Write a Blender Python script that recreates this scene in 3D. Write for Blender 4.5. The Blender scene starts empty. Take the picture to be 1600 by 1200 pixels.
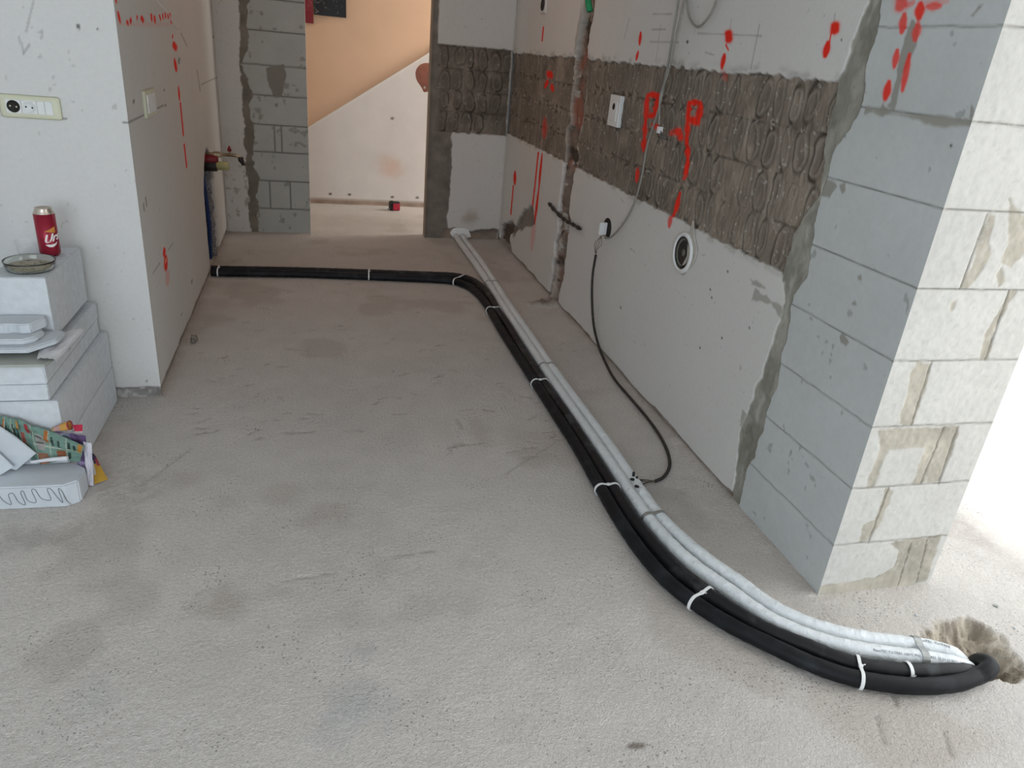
import bpy, bmesh, math, random
import numpy as np
from mathutils import Vector, Matrix
random.seed(7)
S = bpy.context.scene
C = S.collection
# ------------------------------------------------------------------ camera
# world axes: x to the right along the end wall, y into the kitchen, z up (metres)
H = 1.44
F = 1142.3353
R3 = np.array([[0.96781901, -0.02140218, 0.25073554],
               [-0.23644654, -0.41838754, 0.87695205],
               [0.08613594, -0.90801642, -0.40998389]])
cd = bpy.data.cameras.new('camera'); cam = bpy.data.objects.new('camera', cd); C.objects.link(cam)
cd.sensor_width = 36; cd.sensor_fit = 'HORIZONTAL'; cd.lens = F/1600*36
cd.clip_start = .05; cd.clip_end = 200
mw = Matrix.Identity(4)
for i in range(3):
    mw[i][0] = R3[i][0]; mw[i][1] = -R3[i][1]; mw[i][2] = -R3[i][2]
mw[2][3] = H
cam.matrix_world = mw
S.camera = cam
# ------------------------------------------------------------------ world, daylight, exposure
S.view_settings.view_transform = 'Standard'; S.view_settings.look = 'None'
S.view_settings.gamma = 1; S.view_settings.use_curve_mapping = False
S.view_settings.exposure = 0.0
W = bpy.data.worlds.new('world'); S.world = W; W.use_nodes = True
bg = W.node_tree.nodes['Background']; bg.inputs[0].default_value = (.80, .90, 1.0, 1); bg.inputs[1].default_value = 1.35
def area(name, loc, direction, sx, sy, power, col, spread=180):
    l = bpy.data.lights.new(name, 'AREA'); l.shape = 'RECTANGLE'; l.size = sx; l.size_y = sy
    l.energy = power; l.color = col; l.spread = math.radians(spread)
    o = bpy.data.objects.new(name, l); C.objects.link(o); o.location = loc
    o.rotation_euler = Vector(direction).to_track_quat('-Z', 'Y').to_euler()
    return o
area('window_light_behind', (-.9, -2.3, 1.35), (0.0, 1, -.12), 2.6, 1.7, 66, (.80, .90, 1.0))
area('terrace_door_light', (2.85, .9, 1.2), (-1, .18, -.15), 2.6, 2.1, 33, (1.0, .985, .96))
area('hall_door_light', (2.75, 6.75, 1.15), (-1, 0, -.1), .8, 1.8, 42, (1.0, .93, .86))
area('hall_left_light', (-2.35, 6.5, 1.5), (1, 0, -.12), .7, 1.2, 9, (1.0, .94, .88))
area('kitchen_warm_fill', (.4, 4.6, 2.42), (0, 0, -1), .5, .5, 4.0, (1.0, .64, .48))  # added warm fill, replaces the hall bounce on the back floor
sl = bpy.data.lights.new('sun', 'SUN'); sl.energy = 9; sl.angle = math.radians(11); sl.color = (1, .97, .92)
so = bpy.data.objects.new('sun', sl); C.objects.link(so)
so.rotation_euler = Vector((-.19, -.06, -1)).to_track_quat('-Z', 'Y').to_euler()

# ------------------------------------------------------------------ unprojection onto real surfaces
def ray(u, v):
    return R3 @ np.array([(u-800)/F, (v-600)/F, 1.0])
def at_z(u, v, z=0.0):
    r = ray(u, v); t = (z-H)/r[2]; return Vector((r[0]*t, r[1]*t, z))
def at_x(u, v, x):
    r = ray(u, v); t = x/r[0]; return Vector((x, r[1]*t, H+r[2]*t))
def at_y(u, v, y):
    r = ray(u, v); t = y/r[1]; return Vector((r[0]*t, y, H+r[2]*t))
XR, XP, YP, YE = 1.469, 1.886, 1.488, 5.976      # right wall, pier outer side, pier face, end wall
YF, YH = 3.02, 7.20                              # left front wall, hall wall
L0, L1 = (-.655, 3.02), (-.678, 5.976)           # kitchen side of the left wall (plan)
def at_left(u, v):
    r = ray(u, v); dx, dy = L1[0]-L0[0], L1[1]-L0[1]
    t = (L0[0]*dy-L0[1]*dx)/(r[0]*dy-r[1]*dx)
    return Vector((r[0]*t, r[1]*t, H+r[2]*t))

# ------------------------------------------------------------------ numpy noise
def vnoise(x, y, seed=0):
    ix = np.floor(x).astype(np.int64); iy = np.floor(y).astype(np.int64)
    fx = x-ix; fy = y-iy; fx = fx*fx*(3-2*fx); fy = fy*fy*(3-2*fy)
    def h(a, b):
        n = (a*374761393+b*668265263+seed*1274126177) & 0xffffffff
        n = ((n ^ (n >> 13))*1274126177) & 0xffffffff
        n = (n ^ (n >> 16)) & 0xffffffff
        return n/4294967295.0
    a = h(ix, iy); b = h(ix+1, iy); c = h(ix, iy+1); d = h(ix+1, iy+1)
    return (a+(b-a)*fx)*(1-fy)+(c+(d-c)*fx)*fy
def fbm(x, y, freq, oct=4, seed=0):
    s = 0; a = .5; t = 0
    for o in range(oct):
        s = s+a*vnoise(x*freq, y*freq, seed+o*17); t += a; a *= .5; freq *= 2.03
    return s/t            # 0..1, mean .5
def sst(a, b, x):
    t = np.clip((x-a)/(b-a), 0, 1); return t*t*(3-2*t)
def mixc(col, c, m):
    m = np.clip(m, 0, 1)[..., None]
    return col*(1-m)+np.array(c)*m if not isinstance(c, np.ndarray) else col*(1-m)+c*m
def inpoly(px, py, poly):
    """signed distance to a polygon, negative inside"""
    d = np.full(px.shape, 1e9); ins = np.zeros(px.shape, bool); n = len(poly)
    for i in range(n):
        x0, y0 = poly[i]; x1, y1 = poly[(i+1) % n]
        ex, ey = x1-x0, y1-y0; L = ex*ex+ey*ey+1e-12
        t = np.clip(((px-x0)*ex+(py-y0)*ey)/L, 0, 1)
        d = np.minimum(d, np.hypot(px-x0-t*ex, py-y0-t*ey))
        c = ((y0 > py) != (y1 > py))
        xi = (x1-x0)*(py-y0)/((y1-y0) if abs(y1-y0) > 1e-9 else 1e-9)+x0
        ins ^= c & (px < xi)
    return np.where(ins, -d, d)
def capsule(px, py, a, b, ra, rb, taper=0):
    """distance to a segment in units of its (horizontal, vertical) radii"""
    X = px/ra; Y = py/rb; x0, y0 = a[0]/ra, a[1]/rb; x1, y1 = b[0]/ra, b[1]/rb
    ex, ey = x1-x0, y1-y0; L = ex*ex+ey*ey+1e-12
    t = np.clip(((X-x0)*ex+(Y-y0)*ey)/L, 0, 1)
    return np.hypot(X-x0-t*ex, Y-y0-t*ey)/(1-taper+taper*np.sin(np.pi*np.clip(t, .02, .98)))

# ------------------------------------------------------------------ materials
def new_mat(name, rough=.8, metallic=0, spec=.35):
    m = bpy.data.materials.new(name); m.use_nodes = True
    b = m.node_tree.nodes['Principled BSDF']
    b.inputs['Roughness'].default_value = rough; b.inputs['Metallic'].default_value = metallic
    b.inputs['Specular IOR Level'].default_value = spec
    return m, m.node_tree, b
def mat(name, col, rough=.8, var=.12, scale=30, bump=.0, bscale=200, metallic=0, spec=.35, dist=.002, col2=None, thr=(.35, .65)):
    m, nt, b = new_mat(name, rough, metallic, spec)
    N = nt.nodes; Lk = nt.links
    tc = N.new('ShaderNodeTexCoord'); no = N.new('ShaderNodeTexNoise')
    no.inputs['Scale'].default_value = scale; no.inputs['Detail'].default_value = 5
    Lk.new(tc.outputs['Object'], no.inputs['Vector'])
    r = N.new('ShaderNodeValToRGB'); r.color_ramp.elements[0].position = thr[0]; r.color_ramp.elements[1].position = thr[1]
    c2 = col2 or tuple(min(1, c*(1+var)) for c in col)
    c1 = col if col2 else tuple(c*(1-var) for c in col)
    r.color_ramp.elements[0].color = (*c1, 1); r.color_ramp.elements[1].color = (*c2, 1)
    Lk.new(no.outputs['Fac'], r.inputs['Fac']); Lk.new(r.outputs['Color'], b.inputs['Base Color'])
    if bump:
        n2 = N.new('ShaderNodeTexNoise'); n2.inputs['Scale'].default_value = bscale; n2.inputs['Detail'].default_value = 4
        Lk.new(tc.outputs['Object'], n2.inputs['Vector'])
        bp = N.new('ShaderNodeBump'); bp.inputs['Strength'].default_value = bump; bp.inputs['Distance'].default_value = dist
        Lk.new(n2.outputs['Fac'], bp.inputs['Height']); Lk.new(bp.outputs['Normal'], b.inputs['Normal'])
    return m
def surf_mat(name, rough=.85, grain=60, gamt=.10, bump=.5, bscale=260, dist=.0012, specks=False, spec=.3):
    """surface whose large patches come from the mesh's colour attribute, fine grain from nodes"""
    m, nt, b = new_mat(name, rough, 0, spec); N = nt.nodes; Lk = nt.links
    at = N.new('ShaderNodeAttribute'); at.attribute_name = 'Col'
    tc = N.new('ShaderNodeTexCoord')
    no = N.new('ShaderNodeTexNoise'); no.inputs['Scale'].default_value = grain; no.inputs['Detail'].default_value = 6
    no.inputs['Roughness'].default_value = .65
    Lk.new(tc.outputs['Object'], no.inputs['Vector'])
    mr = N.new('ShaderNodeMapRange'); mr.inputs['To Min'].default_value = 1-gamt*2; mr.inputs['To Max'].default_value = 1+gamt*2
    mr.inputs['From Min'].default_value = .2; mr.inputs['From Max'].default_value = .8
    Lk.new(no.outputs['Fac'], mr.inputs['Value'])
    mx = N.new('ShaderNodeMix'); mx.data_type = 'RGBA'; mx.blend_type = 'MULTIPLY'; mx.inputs[0].default_value = 1
    Lk.new(at.outputs['Color'], mx.inputs[6]); Lk.new(mr.outputs['Result'], mx.inputs[7])
    out = mx.outputs[2]
    n2 = N.new('ShaderNodeTexNoise'); n2.inputs['Scale'].default_value = bscale; n2.inputs['Detail'].default_value = 5
    Lk.new(tc.outputs['Object'], n2.inputs['Vector'])
    hgt = n2.outputs['Fac']
    if specks:
        vo = N.new('ShaderNodeTexVoronoi'); vo.inputs['Scale'].default_value = 92; vo.inputs['Randomness'].default_value = 1
        Lk.new(tc.outputs['Object'], vo.inputs['Vector'])
        n3 = N.new('ShaderNodeTexNoise'); n3.inputs['Scale'].default_value = 4.5; n3.inputs['Detail'].default_value = 3
        Lk.new(tc.outputs['Object'], n3.inputs['Vector'])
        ad = N.new('ShaderNodeMath'); ad.operation = 'MULTIPLY_ADD'; ad.inputs[1].default_value = .55; ad.inputs[2].default_value = -.205
        Lk.new(n3.outputs['Fac'], ad.inputs[0])
        sx = N.new('ShaderNodeSeparateColor'); Lk.new(vo.outputs['Color'], sx.inputs[0])
        rm = N.new('ShaderNodeMath'); rm.operation = 'MULTIPLY'; Lk.new(sx.outputs[0], rm.inputs[0]); Lk.new(ad.outputs[0], rm.inputs[1])
        rm2 = N.new('ShaderNodeMath'); rm2.operation = 'MULTIPLY'; rm2.inputs[1].default_value = 2.35; Lk.new(rm.outputs[0], rm2.inputs[0])
        lt = N.new('ShaderNodeMath'); lt.operation = 'LESS_THAN'; Lk.new(vo.outputs['Distance'], lt.inputs[0]); Lk.new(rm2.outputs[0], lt.inputs[1])
        m2 = N.new('ShaderNodeMix'); m2.data_type = 'RGBA'; m2.blend_type = 'MIX'
        m3 = N.new('ShaderNodeMath'); m3.operation = 'MULTIPLY'; m3.inputs[1].default_value = .58; Lk.new(lt.outputs[0], m3.inputs[0])
        Lk.new(m3.outputs[0], m2.inputs[0]); Lk.new(out, m2.inputs[6]); m2.inputs[7].default_value = (.17, .16, .15, 1)
        out = m2.outputs[2]
        s2 = N.new('ShaderNodeMath'); s2.operation = 'MULTIPLY_ADD'; s2.inputs[1].default_value = -.5
        Lk.new(lt.outputs[0], s2.inputs[0]); Lk.new(hgt, s2.inputs[2])
        v2 = N.new('ShaderNodeTexNoise'); v2.inputs['Scale'].default_value = 75; v2.inputs['Detail'].default_value = 3
        Lk.new(tc.outputs['Object'], v2.inputs['Vector'])
        s3 = N.new('ShaderNodeMath'); s3.operation = 'MULTIPLY_ADD'; s3.inputs[1].default_value = 1.1
        Lk.new(v2.outputs['Fac'], s3.inputs[0]); Lk.new(s2.outputs[0], s3.inputs[2]); hgt = s3.outputs[0]
    Lk.new(out, b.inputs['Base Color'])
    bp = N.new('ShaderNodeBump'); bp.inputs['Strength'].default_value = bump; bp.inputs['Distance'].default_value = dist
    Lk.new(hgt, bp.inputs['Height']); Lk.new(bp.outputs['Normal'], b.inputs['Normal'])
    return m
M = {}
M['wall'] = surf_mat('wall_surface', rough=.88, grain=60, gamt=.02, bump=.3, bscale=240, dist=.0009)
M['floor'] = surf_mat('concrete_floor', rough=.9, grain=120, gamt=.10, bump=.9, bscale=260, dist=.004, specks=True, spec=.25)
M['plain'] = mat('painted_plaster', (.72, .72, .70), .9, .03, 3, .2, 150)
M['black_foam'] = mat('black_pipe_insulation', (.008, .009, .011), .55, .3, 14, .25, 160, spec=.22, dist=.001, col2=(.026, .029, .034), thr=(.5, .78))
M['black_dusty'] = mat('dusty_black_insulation', (.013, .013, .015), .5, .3, 11, .3, 120, spec=.28, dist=.0015, col2=(.085, .093, .10), thr=(.55, .8))
M['white_foam'] = mat('white_pipe_insulation', (.76, .80, .82), .45, .05, 8, .0, 60, spec=.4)
nt = M['white_foam'].node_tree; N_ = nt.nodes
tc_ = N_.new('ShaderNodeTexCoord'); vo_ = N_.new('ShaderNodeTexVoronoi'); vo_.inputs['Scale'].default_value = 38
no_ = N_.new('ShaderNodeTexNoise'); no_.inputs['Scale'].default_value = 55; no_.inputs['Detail'].default_value = 2; no_.inputs['Distortion'].default_value = 1.2
nt.links.new(tc_.outputs['Object'], vo_.inputs['Vector']); nt.links.new(tc_.outputs['Object'], no_.inputs['Vector'])
ma_ = N_.new('ShaderNodeMath'); ma_.operation = 'MULTIPLY'; nt.links.new(vo_.outputs['Distance'], ma_.inputs[0]); nt.links.new(no_.outputs['Fac'], ma_.inputs[1])
bp_ = N_.new('ShaderNodeBump'); bp_.inputs['Strength'].default_value = .6; bp_.inputs['Distance'].default_value = .009
nt.links.new(ma_.outputs[0], bp_.inputs['Height']); nt.links.new(bp_.outputs['Normal'], N_['Principled BSDF'].inputs['Normal'])
M['white_plastic'] = mat('white_plastic', (.78, .79, .78), .4, .03, 20)
M['tie_white'] = mat('white_cable_tie', (.85, .86, .86), .35, .02, 20)
M['cream'] = mat('aged_cream_plastic', (.66, .66, .50), .38, .04, 12)
M['dark'] = mat('dark_void', (.02, .018, .016), .8, .3, 60)
M['strap'] = mat('galvanised_strap', (.36, .37, .36), .45, .12, 60, metallic=.55)
M['grey_cable'] = mat('grey_cable_sheath', (.30, .29, .26), .5, .08, 40)
M['black_cable'] = mat('black_cable_sheath', (.022, .02, .018), .5, .3, 60, .2, 200, col2=(.07, .06, .05), thr=(.5, .8))
M['copper'] = mat('bare_dull_wire', (.10, .08, .06), .5, .2, 40)
M['brass'] = mat('dull_brass', (.42, .33, .22), .38, .15, 40, metallic=.8)
M['red_plastic'] = mat('red_plastic', (.22, .012, .02), .4, .1, 30)
M['dark_metal'] = mat('dark_fitting', (.03, .025, .022), .5, .3, 60)
M['meter'] = mat('yellowed_plastic', (.50, .47, .22), .45, .1, 30)
M['blue'] = mat('blue_pipe_foil', (.012, .04, .15), .45, .15, 20)
M['fuzz'] = mat('felt_pipe_wrap', (.22, .21, .22), .95, .6, 120, .8, 180, dist=.004)
M['block'] = mat('aerated_concrete', (.66, .69, .72), .93, .05, 40, .6, 160, dist=.0015)
M['slab'] = mat('white_foam_board', (.62, .66, .70), .85, .04, 12, .3, 90)
M['board'] = mat('grey_laminate_board', (.44, .46, .42), .6, .05, 8)
M['paper'] = mat('white_paper', (.72, .72, .76), .8, .03, 12)
M['groove'] = mat('pencil_mark', (.20, .21, .22), .9, .1, 30)
M['glass'] = None
g, nt, b = new_mat('clear_glass', .08); b.inputs['Transmission Weight'].default_value = 1; b.inputs['Base Color'].default_value = (.93, .95, .88, 1); b.inputs['IOR'].default_value = 1.45
M['glass'] = g
g, nt, b = new_mat('clear_thin_plastic', .15); b.inputs['Base Color'].default_value = (.85, .87, .88, 1); b.inputs['Alpha'].default_value = .16; b.inputs['Specular IOR Level'].default_value = .6
M['thin'] = g
M['dirt'] = mat('sandy_dregs', (.17, .14, .10), .9, .3, 60, .9, 150, dist=.004, col2=(.46, .42, .34), thr=(.36, .48))
M['can_red'] = mat('can_red_print', (.30, .008, .03), .28, .08, 8, metallic=.35, spec=.6)
M['alu'] = mat('aluminium', (.62, .55, .47), .3, .06, 20, metallic=.85)
M['gold'] = mat('gold_print', (.62, .25, .05), .4, .1, 60)
M['white_ink'] = mat('white_ink', (.86, .82, .80), .5, .02, 10)
M['grey_ink'] = mat('grey_ink', (.25, .26, .28), .6, .05, 10)
M['peach'] = mat('peach_painted_wall', (.78, .53, .36), .85, .035, 2.5, .25, 120)
M['hall_white'] = surf_mat('hall_plaster', rough=.86, grain=5, gamt=.03, bump=.2, bscale=120)
M['skin'] = mat('skin', (.42, .17, .12), .5, .08, 20, .2, 200)
M['shirt'] = mat('dark_work_shirt', (.04, .05, .07), .9, .15, 60)
M['trousers'] = mat('grey_work_trousers', (.10, .10, .11), .9, .15, 60)
M['boot'] = mat('brown_boots', (.07, .045, .03), .7, .15, 40)
M['eye'] = mat('eye_white', (.7, .68, .65), .3, .02, 10)
M['lip'] = mat('lip', (.33, .10, .08), .5, .05, 30)
M['canvas'] = surf_mat('painted_canvas', rough=.4, grain=40, gamt=.03, bump=.2, bscale=300)
M['print'] = surf_mat('printed_newsprint', rough=.75, grain=80, gamt=.03, bump=.1, bscale=200)
M['tape_red'] = mat('tape_measure_red', (.42, .02, .05), .4, .1, 40)
M['tape_black'] = mat('tape_measure_black', (.02, .02, .02), .5, .2, 40)
M['foam'] = mat('lit_hole_white', (.88, .88, .86), .7, .02, 30, .4, 90, dist=.003)  # white of the plug that stands in for the lit hole
M['rubble'] = mat('mortar_rubble', (.24, .21, .17), .95, .3, 50, .7, 120, dist=.003)
M['terminal'] = mat('black_terminal', (.012, .012, .014), .4, .2, 60)
M['green'] = mat('green_conduit', (.02, .30, .12), .5, .1, 30)
M['disc'] = mat('grey_pipe_inside', (.16, .16, .14), .6, .3, 60, .3, 80)

# ------------------------------------------------------------------ object helpers
def link(name, me, m=None, parent=None):
    o = bpy.data.objects.new(name, me); C.objects.link(o)
    if m is not None:
        for q in (m if isinstance(m, (list, tuple)) else [m]): me.materials.append(q)
    if parent is not None: o.parent = parent
    return o
def tag(o, label=None, cat=None, group=None, kind=None):
    if label: o['label'] = label
    if cat: o['category'] = cat
    if group: o['group'] = group
    if kind: o['kind'] = kind
    return o
def empty(name, loc, label, cat, group=None):
    o = bpy.data.objects.new(name, None); C.objects.link(o); o.location = loc
    o.empty_display_size = .05
    return tag(o, label, cat, group)
def rebase(o, p):
    """parent without moving: o's mesh is in world coordinates, the thing's Empty stands elsewhere"""
    o.parent = p; o.matrix_parent_inverse = Matrix.Translation(-Vector(p.location)); return o
def smooth(o, on=True):
    o.data.polygons.foreach_set('use_smooth', [on]*len(o.data.polygons)); return o
def meshobj(name, verts, faces, m, parent=None, sm=False):
    me = bpy.data.meshes.new(name); me.from_pydata([tuple(v) for v in verts], [], faces); me.update()
    o = link(name, me, m)
    if sm: smooth(o)
    if parent is not None: rebase(o, parent)
    return o
def bmobj(name, bm, m, parent=None, sm=False):
    bmesh.ops.recalc_face_normals(bm, faces=bm.faces[:])
    me = bpy.data.meshes.new(name); bm.to_mesh(me); bm.free()
    o = link(name, me, m)
    if sm: smooth(o)
    if parent is not None: rebase(o, parent)
    return o
def box_bm(lo, hi, bev=.0, seg=2, rz=0, bm=None):
    bm = bm or bmesh.new(); lo = Vector(lo); hi = Vector(hi); c = (lo+hi)/2; s = hi-lo
    r = bmesh.ops.create_cube(bm, size=1)
    vs = r['verts']; rot = Matrix.Rotation(rz, 3, 'Z')
    for v in vs: v.co = c+rot @ Vector((v.co.x*s.x, v.co.y*s.y, v.co.z*s.z))
    if bev:
        es = list({e for v in vs for e in v.link_edges})
        bmesh.ops.bevel(bm, geom=es, offset=bev, segments=seg, profile=.5, affect='EDGES')
    return bm
def box(name, lo, hi, m, parent=None, bev=0, rz=0):
    return bmobj(name, box_bm(lo, hi, bev, rz=rz), m, parent)
def rough_box(name, poly, z0, z1, m, parent=None, bev=.003, seed=0, jit=.0015):
    """prism over a plan polygon with worn edges"""
    bm = bmesh.new(); n = len(poly)
    a = [bm.verts.new((p[0], p[1], z0)) for p in poly]; b_ = [bm.verts.new((p[0], p[1], z1)) for p in poly]
    bm.faces.new(a[::-1]); bm.faces.new(b_)
    for i in range(n): bm.faces.new((a[i], a[(i+1) % n], b_[(i+1) % n], b_[i]))
    bmesh.ops.bevel(bm, geom=bm.edges[:], offset=bev, segments=2, affect='EDGES')
    rr = random.Random(seed)
    for v in bm.verts: v.co += Vector((rr.uniform(-1, 1), rr.uniform(-1, 1), rr.uniform(-.4, .4)))*jit
    return bmobj(name, bm, m, parent)
def catmull(pts, sub=8):
    P = [Vector(p) for p in pts]; out = []
    for i in range(len(P)-1):
        p0 = P[max(i-1, 0)]; p1 = P[i]; p2 = P[i+1]; p3 = P[min(i+2, len(P)-1)]
        d1 = max((p1-p0).length, 1e-6)**.5; d2 = max((p2-p1).length, 1e-6)**.5; d3 = max((p3-p2).length, 1e-6)**.5
        m1 = ((p1-p0)/d1-(p2-p0)/(d1+d2)+(p2-p1)/d2)*d2 if i > 0 else (p2-p1)
        m2 = ((p2-p1)/d2-(p3-p1)/(d2+d3)+(p3-p2)/d3)*d2 if i < len(P)-2 else (p2-p1)
        for k in range(sub):
            t = k/sub; t2 = t*t; t3 = t2*t
            out.append(p1*(2*t3-3*t2+1)+m1*(t3-2*t2+t)+p2*(-2*t3+3*t2)+m2*(t3-t2))
    out.append(P[-1]); return out
def resample(pts, step):
    out = [pts[0]]; acc = 0
    for a, b_ in zip(pts, pts[1:]):
        L = (b_-a).length
        while acc+L >= step:
            a = a+(b_-a)*((step-acc)/L); L = (b_-a).length; out.append(a.copy()); acc = 0
            if L < 1e-9: break
        acc += L
    if (out[-1]-pts[-1]).length > step*.3: out.append(pts[-1])
    return out
def tube_bm(pts, r, seg=12, bm=None, rf=None, caps=True):
    bm = bm or bmesh.new(); P = [Vector(p) for p in pts]; n = len(P)
    T = [(P[min(i+1, n-1)]-P[max(i-1, 0)]).normalized() for i in range(n)]
    up = Vector((0, 0, 1)) if abs(T[0].z) < .9 else Vector((1, 0, 0))
    nr = (up-T[0]*up.dot(T[0])).normalized(); rings = []
    for i in range(n):
        nr = (nr-T[i]*nr.dot(T[i]))
        nr = nr.normalized() if nr.length > 1e-6 else T[i].orthogonal().normalized()
        bn = T[i].cross(nr); rr = rf(i, n) if rf else r; ring = []
        for k in range(seg):
            a = 2*math.pi*k/seg; q = rr
            if callable(rr): q = rr(i, n, a)
            ring.append(bm.verts.new(P[i]+(nr*math.cos(a)+bn*math.sin(a))*q))
        rings.append(ring)
    for i in range(n-1):
        for k in range(seg):
            bm.faces.new((rings[i][k], rings[i][(k+1) % seg], rings[i+1][(k+1) % seg], rings[i+1][k]))
    if caps: bm.faces.new(rings[0][::-1]); bm.faces.new(rings[-1])
    return bm
def tube(name, pts, r, m, parent=None, seg=12, **k):
    return bmobj(name, tube_bm(pts, r, seg, **k), m, parent, True)
def lathe_bm(prof, seg=32, axis='Z', origin=(0, 0, 0), bm=None):
    bm = bm or bmesh.new(); o = Vector(origin); rings = []
    for r, h in prof:
        ring = []
        for k in range(seg):
            a = 2*math.pi*k/seg; c, s = math.cos(a)*r, math.sin(a)*r
            p = {'Z': Vector((c, s, h)), 'X': Vector((h, c, s)), 'Y': Vector((c, h, s))}[axis]
            ring.append(bm.verts.new(o+p))
        rings.append(ring)
    for i in range(len(rings)-1):
        for k in range(seg):
            bm.faces.new((rings[i][k], rings[i][(k+1) % seg], rings[i+1][(k+1) % seg], rings[i+1][k]))
    if prof[0][0] > 1e-5: bm.faces.new(rings[0][::-1])
    if prof[-1][0] > 1e-5: bm.faces.new(rings[-1])
    bmesh.ops.remove_doubles(bm, verts=bm.verts[:], dist=1e-5)
    return bm
def lathe(name, prof, m, parent=None, seg=32, axis='Z', origin=(0, 0, 0), sm=True):
    return bmobj(name, lathe_bm(prof, seg, axis, origin), m, parent, sm)

# ------------------------------------------------------------------ grid surfaces (walls, floor)
class Grid:
    """collects displaced patches into one mesh with a colour attribute"""
    def __init__(s): s.v = []; s.f = []; s.c = []; s.n = 0
    def patch(s, P, Cc, mask=None, flip=False):
        n, m = P.shape[:2]
        idx = np.arange(n*m).reshape(n, m)+s.n
        q = np.stack([idx[:-1, :-1], idx[1:, :-1], idx[1:, 1:], idx[:-1, 1:]], -1).reshape(-1, 4)
        if flip: q = q[:, ::-1]
        if mask is not None:
            k = mask[:-1, :-1].reshape(-1); q = q[k]
        s.v.append(P.reshape(-1, 3)); s.c.append(Cc.reshape(-1, 3)); s.f.append(q); s.n += n*m
    def quad(s, a, b, c, d, col=(.6, .6, .58)):
        s.v.append(np.array([a, b, c, d], float)); s.c.append(np.array([col]*4)); s.f.append(np.array([[0, 1, 2, 3]])+s.n); s.n += 4
    def build(s, name, m):
        v = np.concatenate(s.v).astype(np.float32); f = np.concatenate(s.f).astype(np.int32); c = np.concatenate(s.c)
        me = bpy.data.meshes.new(name)
        me.vertices.add(len(v)); me.vertices.foreach_set('co', v.ravel())
        me.loops.add(f.size); me.loops.foreach_set('vertex_index', f.ravel())
        me.polygons.add(len(f)); me.polygons.foreach_set('loop_start', np.arange(0, f.size, 4, dtype=np.int32))
        me.update(calc_edges=True); me.validate()
        a = me.color_attributes.new('Col', 'FLOAT_COLOR', 'POINT')
        a.data.foreach_set('color', np.concatenate([np.clip(c, 0, 1), np.ones((len(c), 1))], 1).astype(np.float32).ravel())
        o = link(name, me, m); smooth(o); return o
def axis(*parts):
    out = []
    for a, b_, st in parts:
        n = max(1, int(round((b_-a)/st))); out.append(np.linspace(a, b_, n, endpoint=False))
    out.append(np.array([parts[-1][1]])); return np.concatenate(out)

PLASTER = (.70, .69, .665)
BLOCK = (.56, .585, .58)
MORTAR = (.265, .25, .21)
RED = (.86, .03, .012)
def plaster(a, z, seed):
    c = np.ones(a.shape+(3,))*np.array(PLASTER)
    t = fbm(a, z, 2.0, 3, seed)-.5; t2 = fbm(a, z, 18, 3, seed+5)-.5
    c = c*(1+t*.07+t2*.02)[..., None]
    s = fbm(a*1.0, z*1.0, 55, 2, seed+9)                       # scattered nicks and dust marks
    c = mixc(c, (.40, .38, .35), sst(.86, .90, s)*.5)
    return c
def mortar_col(a, z, seed, base=MORTAR):
    t = fbm(a, z, 14, 4, seed)-.5
    c = np.ones(a.shape+(3,))*np.array(base)
    c = c*(1+t*.75)[..., None]
    return np.clip(c, 0, 1)
def strokes(col, a, z, to_plane, lst, color=RED, soft=.55):
    """lst: (u0,v0,u1,v1,half-width px[,strength]) taken off the wall, sprayed in wall coordinates"""
    for s in lst:
        u0, v0, u1, v1, w = s[:5]; st = s[5] if len(s) > 5 else 1.0
        p0 = to_plane(u0, v0); p1 = to_plane(u1, v1)
        um, vm = (u0+u1)/2, (v0+v1)/2
        pm, pu, pv = to_plane(um, vm), to_plane(um+w, vm), to_plane(um, vm+w)
        ra = max(abs(pu[0]-pm[0]), .0028); rb = max(abs(pv[1]-pm[1]), .0028)
        bx = (a > min(p0[0], p1[0])-3*ra) & (a < max(p0[0], p1[0])+3*ra) & (z > min(p0[1], p1[1])-3*rb) & (z < max(p0[1], p1[1])+3*rb)
        if not bx.any(): continue
        A = a[bx]; Z = z[bx]
        d = capsule(A, Z, p0, p1, ra, rb, .5 if s[4] > 1.2 and np.hypot((p1[0]-p0[0])/ra, (p1[1]-p0[1])/rb) > 2.5 else 0)+(fbm(A, Z, 60, 2, 3)-.5)*.35
        m = sst(1.0+soft, 1.0-soft*.5, d)*st
        halo = sst(2.2, 1.0, d)*.16*st
        cc = col[bx]; cc = mixc(cc, color, halo); cc = mixc(cc, color, m); col[bx] = cc
    return col
def poly_strokes(pts, w, st=1.0):
    return [(*pts[i], *pts[i+1], w, st) for i in range(len(pts)-1)]
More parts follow.
